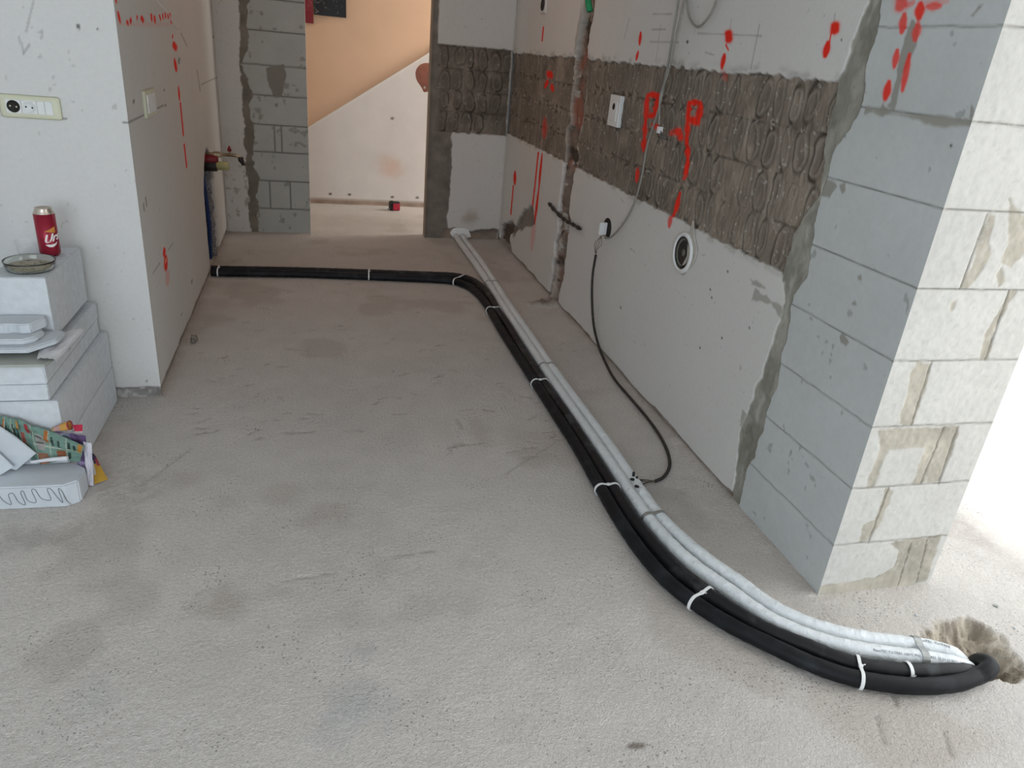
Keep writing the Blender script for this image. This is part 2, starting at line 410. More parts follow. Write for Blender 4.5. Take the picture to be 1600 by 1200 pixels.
def dabs(a, z, z0, z1, rows, seed, pitch=.098):
    """combed tile-adhesive dabs left on the wall: relief and tone"""
    rh = (z1-z0)/rows
    row = np.clip(np.floor((z-z0)/rh), 0, rows-1).astype(np.int64)
    zl = (z-z0)/rh-row-.5
    wx = a+(fbm(a, z, 10, 4, seed)-.5)*.045; wz = zl+(fbm(a, z, 10, 4, seed+1)-.5)*.40
    cell = np.floor(wx/pitch).astype(np.int64); best = np.full(a.shape, 9.0); inner = np.zeros(a.shape); rnd = np.zeros(a.shape)
    side = np.zeros(a.shape)
    for k in (-1, 0, 1):
        ci = cell+k
        h1 = vnoise((ci*7.31+row*3.77), row*5.1+.5, seed+3); h2 = vnoise(ci*3.3+11.5, row*9.7+.2, seed+4); h3 = vnoise(ci*5.9+2.5, row*4.3+.7, seed+5)
        cx = (ci+.5+(h1-.5)*.45)*pitch
        w = pitch*(.22+.26*h2); h = .34+.26*h3
        dx = (wx-cx)/w; dz = (wz-(h1-.5)*.12)/h
        r = (np.abs(dx)**2.2+np.abs(dz)**2.6)**(1/2.3)
        up = r < best; best = np.where(up, r, best); rnd = np.where(up, h2+h3, rnd); side = np.where(up, dx, side)
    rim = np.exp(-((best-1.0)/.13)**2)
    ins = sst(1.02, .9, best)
    ridge = np.exp(-((best-.72)/.12)**2)
    present = sst(.60, 1.05, rnd+.45*fbm(a, z, 5, 2, seed+8))*(.55+.45*sst(.35, .6, fbm(a, z, 12, 2, seed+13)))
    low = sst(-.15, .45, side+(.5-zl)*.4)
    disp = (-.0065*rim*(.55+.45*low)+.0035*ridge-.0025*ins*sst(.8, .3, best))*present
    comb = (fbm(a*1.0, z*.22, 70, 2, seed+20)-.5)
    disp = disp+(fbm(a, z, 38, 4, seed+6)-.5)*.007+comb*.0035
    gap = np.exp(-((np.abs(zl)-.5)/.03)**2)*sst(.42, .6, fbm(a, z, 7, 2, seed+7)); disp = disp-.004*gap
    col = np.ones(a.shape+(3,))*np.array((.245, .205, .165))
    t = fbm(a, z, 9, 4, seed+2)-.5
    col = col*(1+t*1.1+comb*.45)[..., None]
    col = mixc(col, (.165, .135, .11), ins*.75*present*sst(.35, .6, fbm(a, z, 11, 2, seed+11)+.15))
    col = mixc(col, (.34, .30, .25), ridge*.5*present)
    col = mixc(col, (.06, .048, .038), rim*(.45+.55*low)*present)  # crevice shade put into the colour round each dab
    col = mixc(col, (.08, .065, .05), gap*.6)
    col = mixc(col, (.50, .47, .42), sst(.73, .80, fbm(a, z, 70, 3, seed+12))*.7)
    return disp, col
def ragged(a, z, seed, amp=.012, f=28):
    return (fbm(a, z, f, 4, seed)-.5)*2*amp
def interp_px(pts, to_plane):
    q = sorted([(to_plane(u, v)[1], to_plane(u, v)[0]) for u, v in pts])
    return np.array([p[0] for p in q]), np.array([p[1] for p in q])
def joints(z, levels, w=.0022):
    d = np.min(np.abs(z[..., None]-np.array(levels)), -1); return np.exp(-(d/w)**2)

# ================================================================== STRUCTURE
ZT = 2.55
# ---------------- floor
fx = axis((-6, -1.4, .3), (-1.4, -1.05, .02), (-1.05, 1.35, .0095), (1.35, 2.0, .0045), (2.0, 2.75, .011), (2.75, 7, .3))
fy = axis((-2.6, .75, .25), (.75, 1.0, .012), (1.0, 1.42, .0045), (1.42, 3.0, .0085), (3.0, 6.1, .012), (6.1, 7.5, .014), (7.5, 9.5, .4))
FX, FY = np.meshgrid(fx, fy, indexing='ij')
def floor_surface(x, y):
    near = sst(3.4, 1.6, y)
    z = (fbm(x, y, 1.3, 2, 1)-.5)*.004+(fbm(x, y, 30, 3, 2)-.5)*.0022*(.4+.6*near)+(fbm(x, y, 9, 3, 6)-.5)*.0025
    c = np.ones(x.shape+(3,))*np.array((.60, .565, .53))
    c = c*(1+(fbm(x, y, 1.1, 3, 3)-.5)*.16+(fbm(x, y, 12, 4, 4)-.5)*.12)[..., None]
    c = mixc(c, (.40, .345, .30), sst(.62, .76, fbm(x, y, 3.1, 3, 12))*.35)
    rough = sst(.58, .70, fbm(x, y, 2.3, 3, 14))
    z = z+rough*(fbm(x, y, 55, 3, 15)-.5)*.004
    c = mixc(c, (.66, .64, .61), rough*sst(.5, .7, fbm(x, y, 60, 2, 16))*.4)
    return z, c
Z, FC = floor_surface(FX, FY)
rr = random.Random(3)
for i in range(120):                                            # scuffs and trowel nicks across the kitchen floor
    u = rr.uniform(300, 900); v = rr.uniform(395, 720)
    p = at_z(u, v); a = rr.uniform(-.5, .9); L = rr.uniform(.006, .028)
    dx, dy = math.cos(a)*L, math.sin(a)*L
    bx = (np.abs(FX-p.x) < .09) & (np.abs(FY-p.y) < .09)
    if not bx.any(): continue
    X = FX[bx]; Y = FY[bx]
    d = capsule(X+ (fbm(X, Y, 40, 2, i)-.5)*.02, Y+(fbm(X, Y, 40, 2, i+300)-.5)*.02, (p.x-dx, p.y-dy), (p.x+dx, p.y+dy), .007, .007)
    m = sst(1.3, .5, d); Z[bx] -= m*.003
    FC[bx] = mixc(FC[bx], (.30, .25, .22), m*rr.uniform(.2, .55))
def blot(u, v, ru, rv, col, st, seed, dz=0):
    p = at_z(u, v); q = at_z(u+ru, v); w = at_z(u, v+rv)
    ra = (q-p).length; rb = (w-p).length
    bx = (np.abs(FX-p.x) < 3*ra) & (np.abs(FY-p.y) < 3*rb); X = FX[bx]; Y = FY[bx]
    d = np.hypot((X-p.x)/ra, (Y-p.y)/rb)+(fbm(X, Y, 14, 4, seed)-.5)*1.5
    m = sst(1.25, .35, d)*st; FC[bx] = mixc(FC[bx], col, m); Z[bx] += m*dz*(.4+fbm(X, Y, 90, 2, seed+1))
blot(350, 945, 55, 30, (.40, .345, .29), .55, 5, -.002)
blot(550, 1110, 60, 50, (.42, .43, .44), .45, 6, .003)
blot(1030, 770, 45, 28, (.40, .385, .37), .5, 7, .003)
blot(60, 840, 70, 20, (.34, .32, .30), .5, 8)
blot(1200, 780, 70, 14, (.38, .35, .32), .5, 9)
blot(995, 1166, 14, 5, (.20, .17, .14), .9, 10)
blot(570, 1020, 40, 22, (.42, .42, .42), .4, 15, .003)
blot(150, 1085, 50, 30, (.44, .45, .46), .35, 16, .002)
for (u0, v0, u1, v1, w) in [(445, 908, 525, 895, 1.2), (1370, 1120, 1380, 1160, 2), (1395, 1085, 1400, 1100, 3), (1475, 1145, 1485, 1180, 1.5),
                            (715, 655, 722, 670, 2), (790, 740, 870, 690, 1.3), (615, 870, 680, 860, 1.2), (220, 760, 300, 700, 1.2)]:
    p, q = at_z(u0, v0), at_z(u1, v1)
    bx = (FX > min(p.x, q.x)-.05) & (FX < max(p.x, q.x)+.05) & (FY > min(p.y, q.y)-.05) & (FY < max(p.y, q.y)+.05)
    X = FX[bx]; Y = FY[bx]; d = capsule(X, Y, (p.x, p.y), (q.x, q.y), w*.0035, w*.0035)+(fbm(X, Y, 40, 2, 8)-.5)*.8
    m = sst(1.3, .4, d); Z[bx] -= m*.003; FC[bx] = mixc(FC[bx], (.36, .33, .30), m*.6)
# broken-out hole where the pipes dive under the floor
hole = [(1.70, 1.31), (1.80, 1.335), (1.895, 1.335), (1.925, 1.25), (1.915, 1.17), (1.865, 1.105), (1.80, 1.085), (1.745, 1.12), (1.755, 1.20), (1.66, 1.275)]
sel = (FX > 1.4) & (FX < 2.2) & (FY > .85) & (FY < 1.6); X = FX[sel]; Y = FY[sel]
sd = inpoly(X, Y, hole)+(fbm(X, Y, 17, 4, 21)-.5)*.055
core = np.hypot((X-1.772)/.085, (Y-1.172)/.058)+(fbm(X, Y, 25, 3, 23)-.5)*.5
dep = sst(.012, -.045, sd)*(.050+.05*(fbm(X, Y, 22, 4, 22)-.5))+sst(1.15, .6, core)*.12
crumble = sst(.012, -.01, sd)
Z[sel] = Z[sel]*(1-crumble)-dep+crumble*(fbm(X, Y, 75, 4, 24)-.5)*.030
hc = mixc(np.ones(X.shape+(3,))*np.array((.58, .52, .43)), (.34, .29, .235), sst(.35, .65, fbm(X, Y, 24, 4, 25)))
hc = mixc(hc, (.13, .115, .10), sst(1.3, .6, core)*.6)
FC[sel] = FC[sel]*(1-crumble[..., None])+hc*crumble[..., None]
# mortar foot at the wall chase and crumbs along the wall bases
p = at_z(852, 476); d = np.hypot((FX-p.x)/.11, (FY-p.y)/.06)+(fbm(FX, FY, 20, 3, 31)-.5)*.9
m = sst(1.2, .2, d)*(FX < XR+.02); Z += m*.035*(fbm(FX, FY, 30, 3, 32)+.3); FC = mixc(FC, (.27, .225, .185), m)
base = np.exp(-((FX-XR)/.035)**2)*(FX < XR+.05)*(FY > YP)+np.exp(-((FX+.665)/.03)**2)*(FY > YF)*(FX > -.75)+np.exp(-((FY-YE)/.05)**2)*(FX < -.06)
base = np.clip(base, 0, 1)*fbm(FX, FY, 16, 4, 33); Z += base*.012; FC = mixc(FC, (.38, .32, .27), base*.6)
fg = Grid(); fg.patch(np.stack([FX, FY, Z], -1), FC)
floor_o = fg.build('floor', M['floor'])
tag(floor_o, 'rough bare concrete floor with scuffs and a broken hole', 'floor', kind='structure')

# ---------------- right wall with the block pier (one continuous wall)
zz = axis((-.02, .02, .01), (.02, 1.68, .0042), (1.68, ZT, .12))
pl_x = lambda u, v: (at_x(u, v, XR).y, at_x(u, v, XR).z)
pl_y = lambda Y_: (lambda u, v: (at_y(u, v, Y_).x, at_y(u, v, Y_).z))
LV = [.1865, .387, .586, .786, .9866, 1.188, 1.390, 1.590, 1.79, 1.99, 2.19, 2.39]
seamL = [(1357, 0), (1343, 40), (1310, 127), (1300, 167), (1290, 213), (1278, 300), (1233, 377), (1223, 427), (1227, 473), (1210, 517), (1200, 557), (1185, 600), (1160, 657), (1150, 717), (1143, 780)]
seamR = [(1378, 0), (1366, 67), (1352, 110), (1345, 157), (1330, 200), (1306, 227), (1298, 260), (1282, 300), (1268, 377), (1262, 433), (1240, 460), (1234, 497), (1222, 550), (1215, 600), (1197, 650), (1180, 713), (1167, 733), (1155, 783)]
gw = Grid()
# A: plaster and adhesive band, y from the end wall to the seam; B: blocks, up to the pier edge
ya = axis((YP, 2.25, .0031), (2.25, 3.2, .0045), (3.2, 4.4, .0065), (4.4, YE, .009))
A, Zg = np.meshgrid(ya, zz, indexing='ij')
col = plaster(A, Zg, 40); disp = (fbm(A, Zg, 3, 3, 41)-.5)*.004
hi_edge = 1.449+ragged(A, Zg, 42, .013, 22); lo_edge = .862+ragged(A, Zg, 43, .009, 24)
band = sst(-.002, .003, hi_edge-Zg)*sst(-.002, .003, Zg-lo_edge)
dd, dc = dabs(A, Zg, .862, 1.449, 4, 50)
# torn plaster lip above and below the band
lip = np.exp(-((Zg-hi_edge-.012)/.014)**2)*(Zg > hi_edge)*sst(.4, .7, fbm(A, Zg, 12, 3, 44)); col = mixc(col, (.43, .42, .39), lip*.8)
lip2 = np.exp(-((lo_edge-.008-Zg)/.01)**2)*(Zg < lo_edge)*sst(.45, .7, fbm(A, Zg, 15, 3, 45)); col = mixc(col, (.46, .44, .40), lip2*.6)
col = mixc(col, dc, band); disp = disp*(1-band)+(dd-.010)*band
# torn crater in the lower left of this wall and chips at the foot
for poly, dp, cc, sd_ in [([(803, 350), (815, 325), (822, 322), (832, 325), (834, 345), (815, 362), (803, 367), (795, 368), (791, 352)], .022, (.25, .22, .19), 61),
                          ([(783, 352), (792, 345), (800, 350), (796, 375), (800, 397), (790, 398), (778, 385)], .05, (.14, .10, .08), 62)]:
    pp = [pl_x(*q) for q in poly]; s_ = inpoly(A, Zg, pp)+ragged(A, Zg, sd_, .045, 9)
    m = sst(.01, -.02, s_); disp = disp-m*dp*(.4+1.1*fbm(A, Zg, 30, 3, sd_+3)); col = mixc(col, mortar_col(A, Zg, sd_+5, cc), m)
p = pl_x(790, 388); m = sst(1.2, .5, np.hypot((A-p[0])/.12, (Zg-p[1])/.05)+(fbm(A, Zg, 30, 2, 64)-.5)); col = mixc(col, (.42, .10, .07), m*.55)
# broken-off foot of the plaster
foot = sst(.004, -.004, Zg-(.020+ragged(A, Zg, 66, .016, 7))); col = mixc(col, mortar_col(A, Zg, 67, (.34, .28, .235)), foot); disp = disp-foot*.012
# chase: ragged vertical slot with old mortar and brick showing
cpts = [(918, 0), (913, 40), (908, 90), (902, 150), (894, 215), (887, 270), (881, 330), (878, 370), (871, 430), (864, 475)]
cz, cy = interp_px(cpts, pl_x); yc = np.interp(Zg, cz, cy)+ (fbm(Zg, Zg*0, 7, 3, 70)-.5)*.05
half = .100+.045*(fbm(A, Zg, 9, 3, 71)-.5)*2
dist_c = np.abs(A-yc)-half+ragged(A, Zg, 72, .02, 22)
m = sst(.01, -.012, dist_c)
low_part = sst(.95, .80, Zg)
lump = fbm(A, Zg, 11, 3, 74); 
trunk = np.exp(-((A-yc-.02)/.055)**2)*low_part
disp = disp*(1-m)+m*(-.062+.040*lump+.045*trunk*(.6+.5*lump)+(fbm(A, Zg, 50, 3, 75)-.5)*.014)
ch = mortar_col(A, Zg, 76, (.20, .15, .12))
ch = mixc(ch, (.30, .13, .09), sst(.46, .60, fbm(A, Zg, 8, 3, 77))*(1-low_part*.75))
ch = mixc(ch, (.47, .42, .38), trunk*sst(.35, .6, fbm(A, Zg*.5, 10, 3, 78))*.9)
ch = mixc(ch, (.55, .52, .47), sst(.64, .70, fbm(A, Zg, 16, 3, 79))*.7)
ch = mixc(ch, (.07, .055, .045), sst(.62, .72, fbm(A, Zg, 13, 3, 80)))
col = mixc(col, ch, m)
edge = np.exp(-((dist_c-.012)/.009)**2); col = mixc(col, (.60, .57, .52), edge*.55*band)
# grey-white strip of old filler beside the chase, upper part
s_ = inpoly(A, Zg, [pl_x(*q) for q in [(911, 0), (914, 10), (905, 55), (903, 85), (896, 85), (900, 55)]]); col = mixc(col, (.34, .32, .28), sst(.01, -.01, s_+ragged(A, Zg, 81, .02, 14))*.7)
# seam of grey mortar between the plaster and the blocks
zl_, yl_ = interp_px(seamL, pl_x); zr_, yr_ = interp_px(seamR, pl_x)
yl = np.interp(Zg, zl_, yl_)+ragged(A, Zg, 82, .018, 20); yr = np.interp(Zg, zr_, yr_)+ragged(A, Zg, 83, .016, 18)
blk = sst(.002, -.002, A-yr)
bc = np.ones(A.shape+(3,))*np.array(BLOCK); bc = bc*(1+(fbm(A, Zg, 5, 3, 84)-.5)*.12+(fbm(A, Zg, 40, 2, 85)-.5)*.06)[..., None]
j = joints(Zg+(fbm(A, Zg, 25, 2, 86)-.5)*.004, LV)*.85; bc = mixc(bc, (.17, .17, .16), j)
nick = sst(.78, .83, fbm(A, Zg, 26, 3, 87)); bc = mixc(bc, (.33, .34, .33), nick*.7)
bc = mixc(bc, (.34, .33, .29), sst(.0, -.01, np.abs(Zg-1.39+.006)-.012+ragged(A, Zg, 88, .018, 14))*(A < 1.86))
for poly in [[(1385, 165), (1392, 160), (1398, 130), (1412, 60), (1425, 30), (1437, 38), (1432, 70), (1410, 120), (1402, 160), (1396, 172)],
             [(1387, 172), (1378, 182), (1372, 172), (1380, 160)], [(1320, 30), (1328, 40), (1322, 50), (1317, 46)],
             [(1520, 26), (1540, 4), (1530, 8), (1518, 24)], [(1515, 190), (1517, 160), (1522, 170), (1519, 185)],
             [(1312, 525), (1318, 520), (1328, 535), (1322, 540), (1314, 535)], [(1330, 472), (1337, 470), (1337, 476), (1331, 478)],
             [(1340, 432), (1345, 430), (1346, 437), (1341, 438)], [(1283, 305), (1290, 280), (1305, 285), (1308, 292), (1295, 310)],
             [(1312, 290), (1320, 285), (1322, 298), (1316, 302)]]:
    s_ = inpoly(A, Zg, [pl_x(*q) for q in poly])+ragged(A, Zg, 89, .006, 40); bc = mixc(bc, (.31, .30, .265), sst(.003, -.003, s_)*.9)
disp = np.where(blk > .5, -j*.003-nick*.0012, disp); col = mixc(col, bc, blk)
sm = sst(-.002, .003, yl-A)*sst(-.002, .003, A-yr)
mc = mortar_col(A, Zg, 90, (.33, .32, .275)); mid = (yl+yr)/2
mc = mixc(mc, (.46, .45, .40), np.exp(-((A-mid)/.012)**2)*sst(.4, .6, fbm(A, Zg*.4, 18, 3, 91)))
mc = mixc(mc, (.22, .21, .175), sst(.004, .02, yl-A)*sst(.45, .6, fbm(A, Zg, 10, 3, 92))*.6)
col = mixc(col, mc, sm); disp = disp*(1-sm)+sm*((fbm(A, Zg, 30, 3, 93)-.5)*.008-.004)
# small smears beside the seam
for poly in [[(1172, 650), (1160, 640), (1158, 665), (1168, 690), (1160, 680)], [(1173, 470), (1180, 450), (1205, 470), (1222, 480), (1223, 500), (1205, 475)], [(1195, 450), (1175, 445), (1172, 435), (1180, 437)]]:
    s_ = inpoly(A, Zg, [pl_x(*q) for q in poly])+ragged(A, Zg, 94, .01, 30); col = mixc(col, (.36, .345, .30), sst(.004, -.003, s_)*.8*(1-blk))
# scratches, nail holes, pencil lines
PX = [(983, 28, 975, 60, .8), (1020, 22, 1050, 22, .7), (1015, 65, 1060, 66, .7), (1032, 38, 1025, 95, .7), (1018, 46, 1040, 46, .6), (1143, 30, 1140, 48, .8), (1187, 38, 1173, 108, .7),
      (1090, 52, 1190, 56, .6), (1305, 22, 1303, 36, .9), (985, 388, 992, 394, .6), (1102, 82, 1116, 86, .5), (970, 310, 974, 316, .6)]
col = strokes(col, A, Zg, pl_x, [(*s[:4], s[4]*.6, .38) for s in PX], (.22, .21, .20), .4)
for (u, v, w) in [(1074, 65, 1.6), (1137, 424, 1), (1110, 452, 1), (1094, 543, 1), (970, 480, 1), (1112, 465, 1), (1128, 528, 1), (1171, 512, 1), (1315, 62, 1), (1486, 227, 1.5)]:
    col = strokes(col, A, Zg, pl_x, [(u, v, u, v+1, w)], (.10, .09, .08), .4)
# red spray marks
RS = [(1138, 52, 1139, 62, 5), (1132, 85, 1128, 106, 3.2), (1134, 70, 1138, 78, .8), (1305, 40, 1304, 48, 6), (1294, 66, 1289, 88, 5), (1299, 52, 1296, 66, 1),
      (1001, 50, 999, 70, 2.0), (997, 80, 994, 94, 1.7), (1129, 108, 1129, 124, 4, .25)]
RS += poly_strokes([(1010, 148), (1025, 148)], 4.5)+poly_strokes([(1008, 150), (1005, 190), (1004, 215), (1002, 235)], 3.6, .95)+poly_strokes([(1025, 150), (1020, 178), (1010, 182)], 4)
RS += poly_strokes([(1016, 195), (1028, 200)], 4, .8)+[(994, 262, 991, 284, 2.4, .85)]
RS += poly_strokes([(1074, 160), (1090, 160)], 4.5)+poly_strokes([(1091, 162), (1087, 188), (1074, 188)], 4.5)+poly_strokes([(1074, 160), (1071, 190), (1070, 215), (1071, 250), (1067, 270)], 3.4)
RS += [(1075, 187, 1085, 190, 5), (1056, 205, 1060, 214, 5, .9), (1060, 300, 1050, 335, 2.8), (1049, 335, 1045, 355, 3, .8), (1068, 262, 1065, 280, 3, .7), (1046, 208, 1050, 206, 4, .6)]
RS += [(849, 42, 847, 64, .9), (856, 115, 857, 118, 4), (853, 125, 849, 137, 2.0), (860, 132, 861, 142, 2.5), (849, 185, 848, 215, 3.5, .45)]
RS += poly_strokes([(841, 238), (836, 290), (832, 322), (833, 330)], 1.0)+poly_strokes([(847, 240), (842, 295), (835, 350)], 1.5)+[(836, 335, 830, 390, 3, .25)]
RS += [(805, 268, 804, 288, 2.0), (802, 290, 798, 335, .8)]
RS += [(1408, 0, 1407, 10, 8, .8), (1425, 5, 1418, 8, 4, .5), (1438, 6, 1436, 28, 7, .95), (1450, 10, 1468, 10, 6, .75), (1447, 4, 1480, 3, 5, .3), (1413, 22, 1409, 50, 5.5, .85), (1434, 38, 1430, 62, 6, .75),
       (1402, 78, 1397, 105, 4.5, .85), (1421, 85, 1410, 142, 4.2, .85), (1389, 128, 1383, 155, 5.5, .95)]
col = strokes(col, A, Zg, pl_x, RS)
# keep the arris straight
disp = disp*sst(YP, YP+.02, A)
gw.patch(np.stack([np.full_like(A, XR)-disp, A, Zg], -1), col)
# pier face towards the room
xa = axis((XR, XP, .0031)); A, Zg = np.meshgrid(xa, zz, indexing='ij')
pf = pl_y(YP)
col = np.ones(A.shape+(3,))*np.array((.585, .575, .54)); col = col*(1+(fbm(A, Zg, 6, 4, 100)-.5)*.14+(fbm(A, Zg, 60, 3, 101)-.5)*.14)[..., None]
disp = (fbm(A, Zg, 70, 3, 102)-.5)*.0022
for k, poly in enumerate([
    [(1545, 333), (1558, 335), (1545, 380), (1548, 395), (1535, 425), (1512, 452), (1502, 450), (1520, 410)],
    [(1577, 310), (1598, 335), (1640, 340), (1640, 360), (1605, 390), (1580, 418), (1563, 410), (1575, 380)],
    [(1577, 455), (1588, 455), (1555, 515), (1543, 563), (1531, 562), (1537, 525), (1560, 485)],
    [(1432, 567), (1458, 567), (1445, 610), (1426, 664), (1404, 663), (1416, 617), (1424, 583)],
    [(1368, 671), (1500, 667), (1493, 690), (1483, 717), (1467, 752), (1425, 757), (1445, 700), (1388, 702), (1366, 762), (1353, 763), (1376, 697)],
    [(1384, 763), (1395, 770), (1377, 815), (1357, 846), (1343, 848), (1347, 820), (1367, 813)],
    [(1391, 849), (1470, 837), (1462, 863), (1447, 907), (1420, 917), (1280, 931), (1277, 916), (1367, 903), (1397, 887), (1404, 863)],
    [(1487, 472), (1495, 470), (1490, 483), (1485, 484)], [(1556, 430), (1565, 418), (1572, 440), (1560, 448)]]):
    s_ = inpoly(A, Zg, [pf(*q) for q in poly])+ragged(A, Zg, 103+k, .007, 40); m = sst(.003, -.003, s_)
    col = mixc(col, mortar_col(A, Zg, 110+k, (.43, .395, .325)), m*.92); disp = disp+m*(fbm(A, Zg, 45, 3, 120)-.7)*.006
for (u0, v0, u1, v1) in [(1543, 335, 1500, 453), (1577, 455, 1540, 563), (1456, 567, 1424, 664), (1497, 667, 1467, 757), (1389, 763, 1357, 848), (1424, 850, 1403, 917), (1475, 670, 1440, 755), (1449, 845, 1432, 912)]:
    p0, p1 = pf(u0, v0), pf(u1, v1); d = capsule(A, Zg, p0, p1, .0028, .0028)+(fbm(A, Zg, 50, 2, 99)-.5)*.8
    m = sst(1.3, .5, d); col = mixc(col, (.22, .20, .165), m*.75); disp = disp-m*.003
j = joints(Zg+(fbm(A, Zg, 30, 2, 130)-.5)*.005, LV, .0024); col = mixc(col, (.21, .20, .165), j*.85); disp = disp-j*.004
pock = sst(.72, .8, fbm(A, Zg, 90, 2, 131)); col = mixc(col, (.50, .49, .45), pock*.5)
disp = disp*sst(XR, XR+.015, A)*sst(XP, XP-.015, A)
gw.patch(np.stack([A, np.full_like(A, YP)-disp, Zg], -1), col, flip=False)
# outer side of the pier and the back of the wall, ends and top
for (a, b_) in [((XP, YP), (XP, YE+.12)), ((XP, YE+.12), (XR+.02, YE+.12))]:
    gw.quad((a[0], a[1], -.02), (b_[0], b_[1], -.02), (b_[0], b_[1], ZT), (a[0], a[1], ZT), (.62, .61, .58))
wr = gw.build('wall_right', M['wall'])
tag(wr, 'right kitchen wall with brown tile adhesive band, chase and grey block pier', 'wall', kind='structure')

# ---------------- end wall, left and right of the doorway
XD0, XD1 = -.065, .842
LV2 = [.191, .402, .615, .808, 1.013, 1.215, 1.438, 1.640, 1.85, 2.05, 2.25, 2.45]
pe = pl_y(YE)
zze = axis((-.02, .02, .01), (.02, 1.85, .0075), (1.85, ZT, .12))
ge = Grid()
xa = axis((-.72, XD0, .006)); A, Zg = np.meshgrid(xa, zze, indexing='ij')
col = plaster(A, Zg, 140)*np.array((.93, .92, .90)); disp = (fbm(A, Zg, 5, 3, 141)-.5)*.004
sp = sst(.66, .72, fbm(A, Zg, 30, 3, 142))*sst(.9, .2, Zg); col = mixc(col, (.33, .29, .25), sp*.7)
zl_, xl_ = interp_px([(371, 0), (376, 60), (374, 100), (378, 150), (381, 200), (384, 240), (386, 290), (392, 360)], pe)
zr_, xr_ = interp_px([(390, 0), (385, 40), (392, 60), (380, 100), (395, 145), (392, 165), (398, 215), (393, 235), (403, 280), (402, 310), (404, 345), (404, 365)], pe)
xl = np.interp(Zg, zl_, xl_)+ragged(A, Zg, 143, .02, 20); xr_i = np.interp(Zg, zr_, xr_)+ragged(A, Zg, 144, .03, 14)
bm_ = sst(-.003, .003, A-xr_i)
bc = np.ones(A.shape+(3,))*np.array((.46, .47, .44)); bc = bc*(1+(fbm(A, Zg, 6, 3, 145)-.5)*.18)[..., None]
j = joints(Zg+(fbm(A, Zg, 12, 2, 146)-.5)*.006, LV2, .0045)
def vj(u, z0, z1):
    x0 = at_y(u, 300, YE).x
    return x0, z0, z1
for (u, v, z0, z1) in [(422, 305, LV2[0], LV2[1]), (454, 307, LV2[0], LV2[1]), (429, 215, LV2[2], LV2[3]), (440, 215, LV2[2], LV2[3])]:
    x0 = pe(u, v)[0]; j = np.maximum(j, np.exp(-((A-x0)/.0045)**2)*(Zg > z0)*(Zg < z1))
bc = mixc(bc, (.10, .095, .085), j*.9)
for poly in [[(415, 105), (444, 100), (447, 120), (440, 150), (430, 153), (424, 145), (418, 125)], [(428, 162), (435, 160), (434, 167), (429, 166)], [(470, 100), (478, 104), (478, 112)]]:
    s_ = inpoly(A, Zg, [pe(*q) for q in poly])+ragged(A, Zg, 147, .012, 24); bc = mixc(bc, (.25, .235, .20), sst(.004, -.004, s_))
bc = mixc(bc, (.26, .245, .21), sst(.70, .76, fbm(A, Zg, 22, 3, 148))*.7)
col = mixc(col, bc, bm_); disp = np.where(bm_ > .5, -j*.004, disp)
sm = sst(-.003, .003, A-xl)*(1-bm_); col = mixc(col, mortar_col(A, Zg, 149, (.205, .185, .15)), sm); disp = disp+sm*(fbm(A, Zg, 25, 3, 150)-.5)*.012
disp = disp*sst(XD0, XD0-.02, A)
ge.patch(np.stack([A, np.full_like(A, YE)-disp, Zg], -1), col)
ge.quad((XD0, YE, -.02), (XD0, YE+.12, -.02), (XD0, YE+.12, ZT), (XD0, YE, ZT), (.62, .60, .56))
ge.quad((-2.6, YE+.12, -.02), (XD0, YE+.12, -.02), (XD0, YE+.12, ZT), (-2.6, YE+.12, ZT))
tag(ge.build('wall_end_left', M['wall']), 'grey block end wall with dark mortar seam left of the doorway', 'wall', kind='structure')
ge = Grid()
xa = axis((XD1, XR, .006)); A, Zg = np.meshgrid(xa, zze, indexing='ij')
col = mortar_col(A, Zg, 160, (.22, .195, .165)); disp = (fbm(A, Zg, 20, 4, 161)-.5)*.008-.008
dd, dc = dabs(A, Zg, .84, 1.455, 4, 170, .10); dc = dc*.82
inb = sst(.88, .93, A+ragged(A, Zg, 162, .02, 12))*sst(-.003, .003, 1.462+ragged(A, Zg, 163, .008, 20)-Zg)*sst(-.003, .003, Zg-.838)
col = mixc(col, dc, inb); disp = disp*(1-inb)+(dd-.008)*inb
up = sst(-.003, .003, A-.884-ragged(A, Zg, 164, .008, 18))*sst(-.003, .003, Zg-1.464-ragged(A, Zg, 165, .010, 20))
lo = sst(-.003, .003, A-(1.03+ragged(A, Zg, 166, .02, 11)))*sst(-.003, .003, .838+ragged(A, Zg, 167, .006, 25)-Zg)*sst(-.004, .004, Zg-(.075+ragged(A, Zg, 168, .035, 9)))
pc = plaster(A, Zg, 169)*np.array((.95, .94, .92))
pc = mixc(pc, (.40, .33, .26), sst(1.2, .2, np.hypot((A-1.22)/.08, (Zg-.17)/.07)+(fbm(A, Zg, 14, 3, 172)-.5)*.9)*.7)
for mm in (up, lo): col = mixc(col, pc, mm); disp = disp*(1-mm)+mm*(fbm(A, Zg, 5, 2, 171)-.5)*.003
bot = sst(.085, .05, Zg+ragged(A, Zg, 173, .03, 12))*sst(.98, 1.02, A); col = mixc(col, mortar_col(A, Zg, 174, (.30, .235, .185)), bot); disp = disp-bot*.015
wm = sst(.014, .006, np.abs(A-XR)+ragged(A, Zg, 175, .012, 20)); col = mixc(col, (.60, .57, .52), wm*.8)
disp = disp*sst(XD1, XD1+.02, A)
ge.patch(np.stack([A, np.full_like(A, YE)-disp, Zg], -1), col)
ge.quad((XD1, YE, -.02), (XD1, YE+.12, -.02), (XD1, YE+.12, ZT), (XD1, YE, ZT), (.28, .23, .18))
ge.quad((XD1, YE+.12, -.02), (XR+.02, YE+.12, -.02), (XR+.02, YE+.12, ZT), (XD1, YE+.12, ZT))
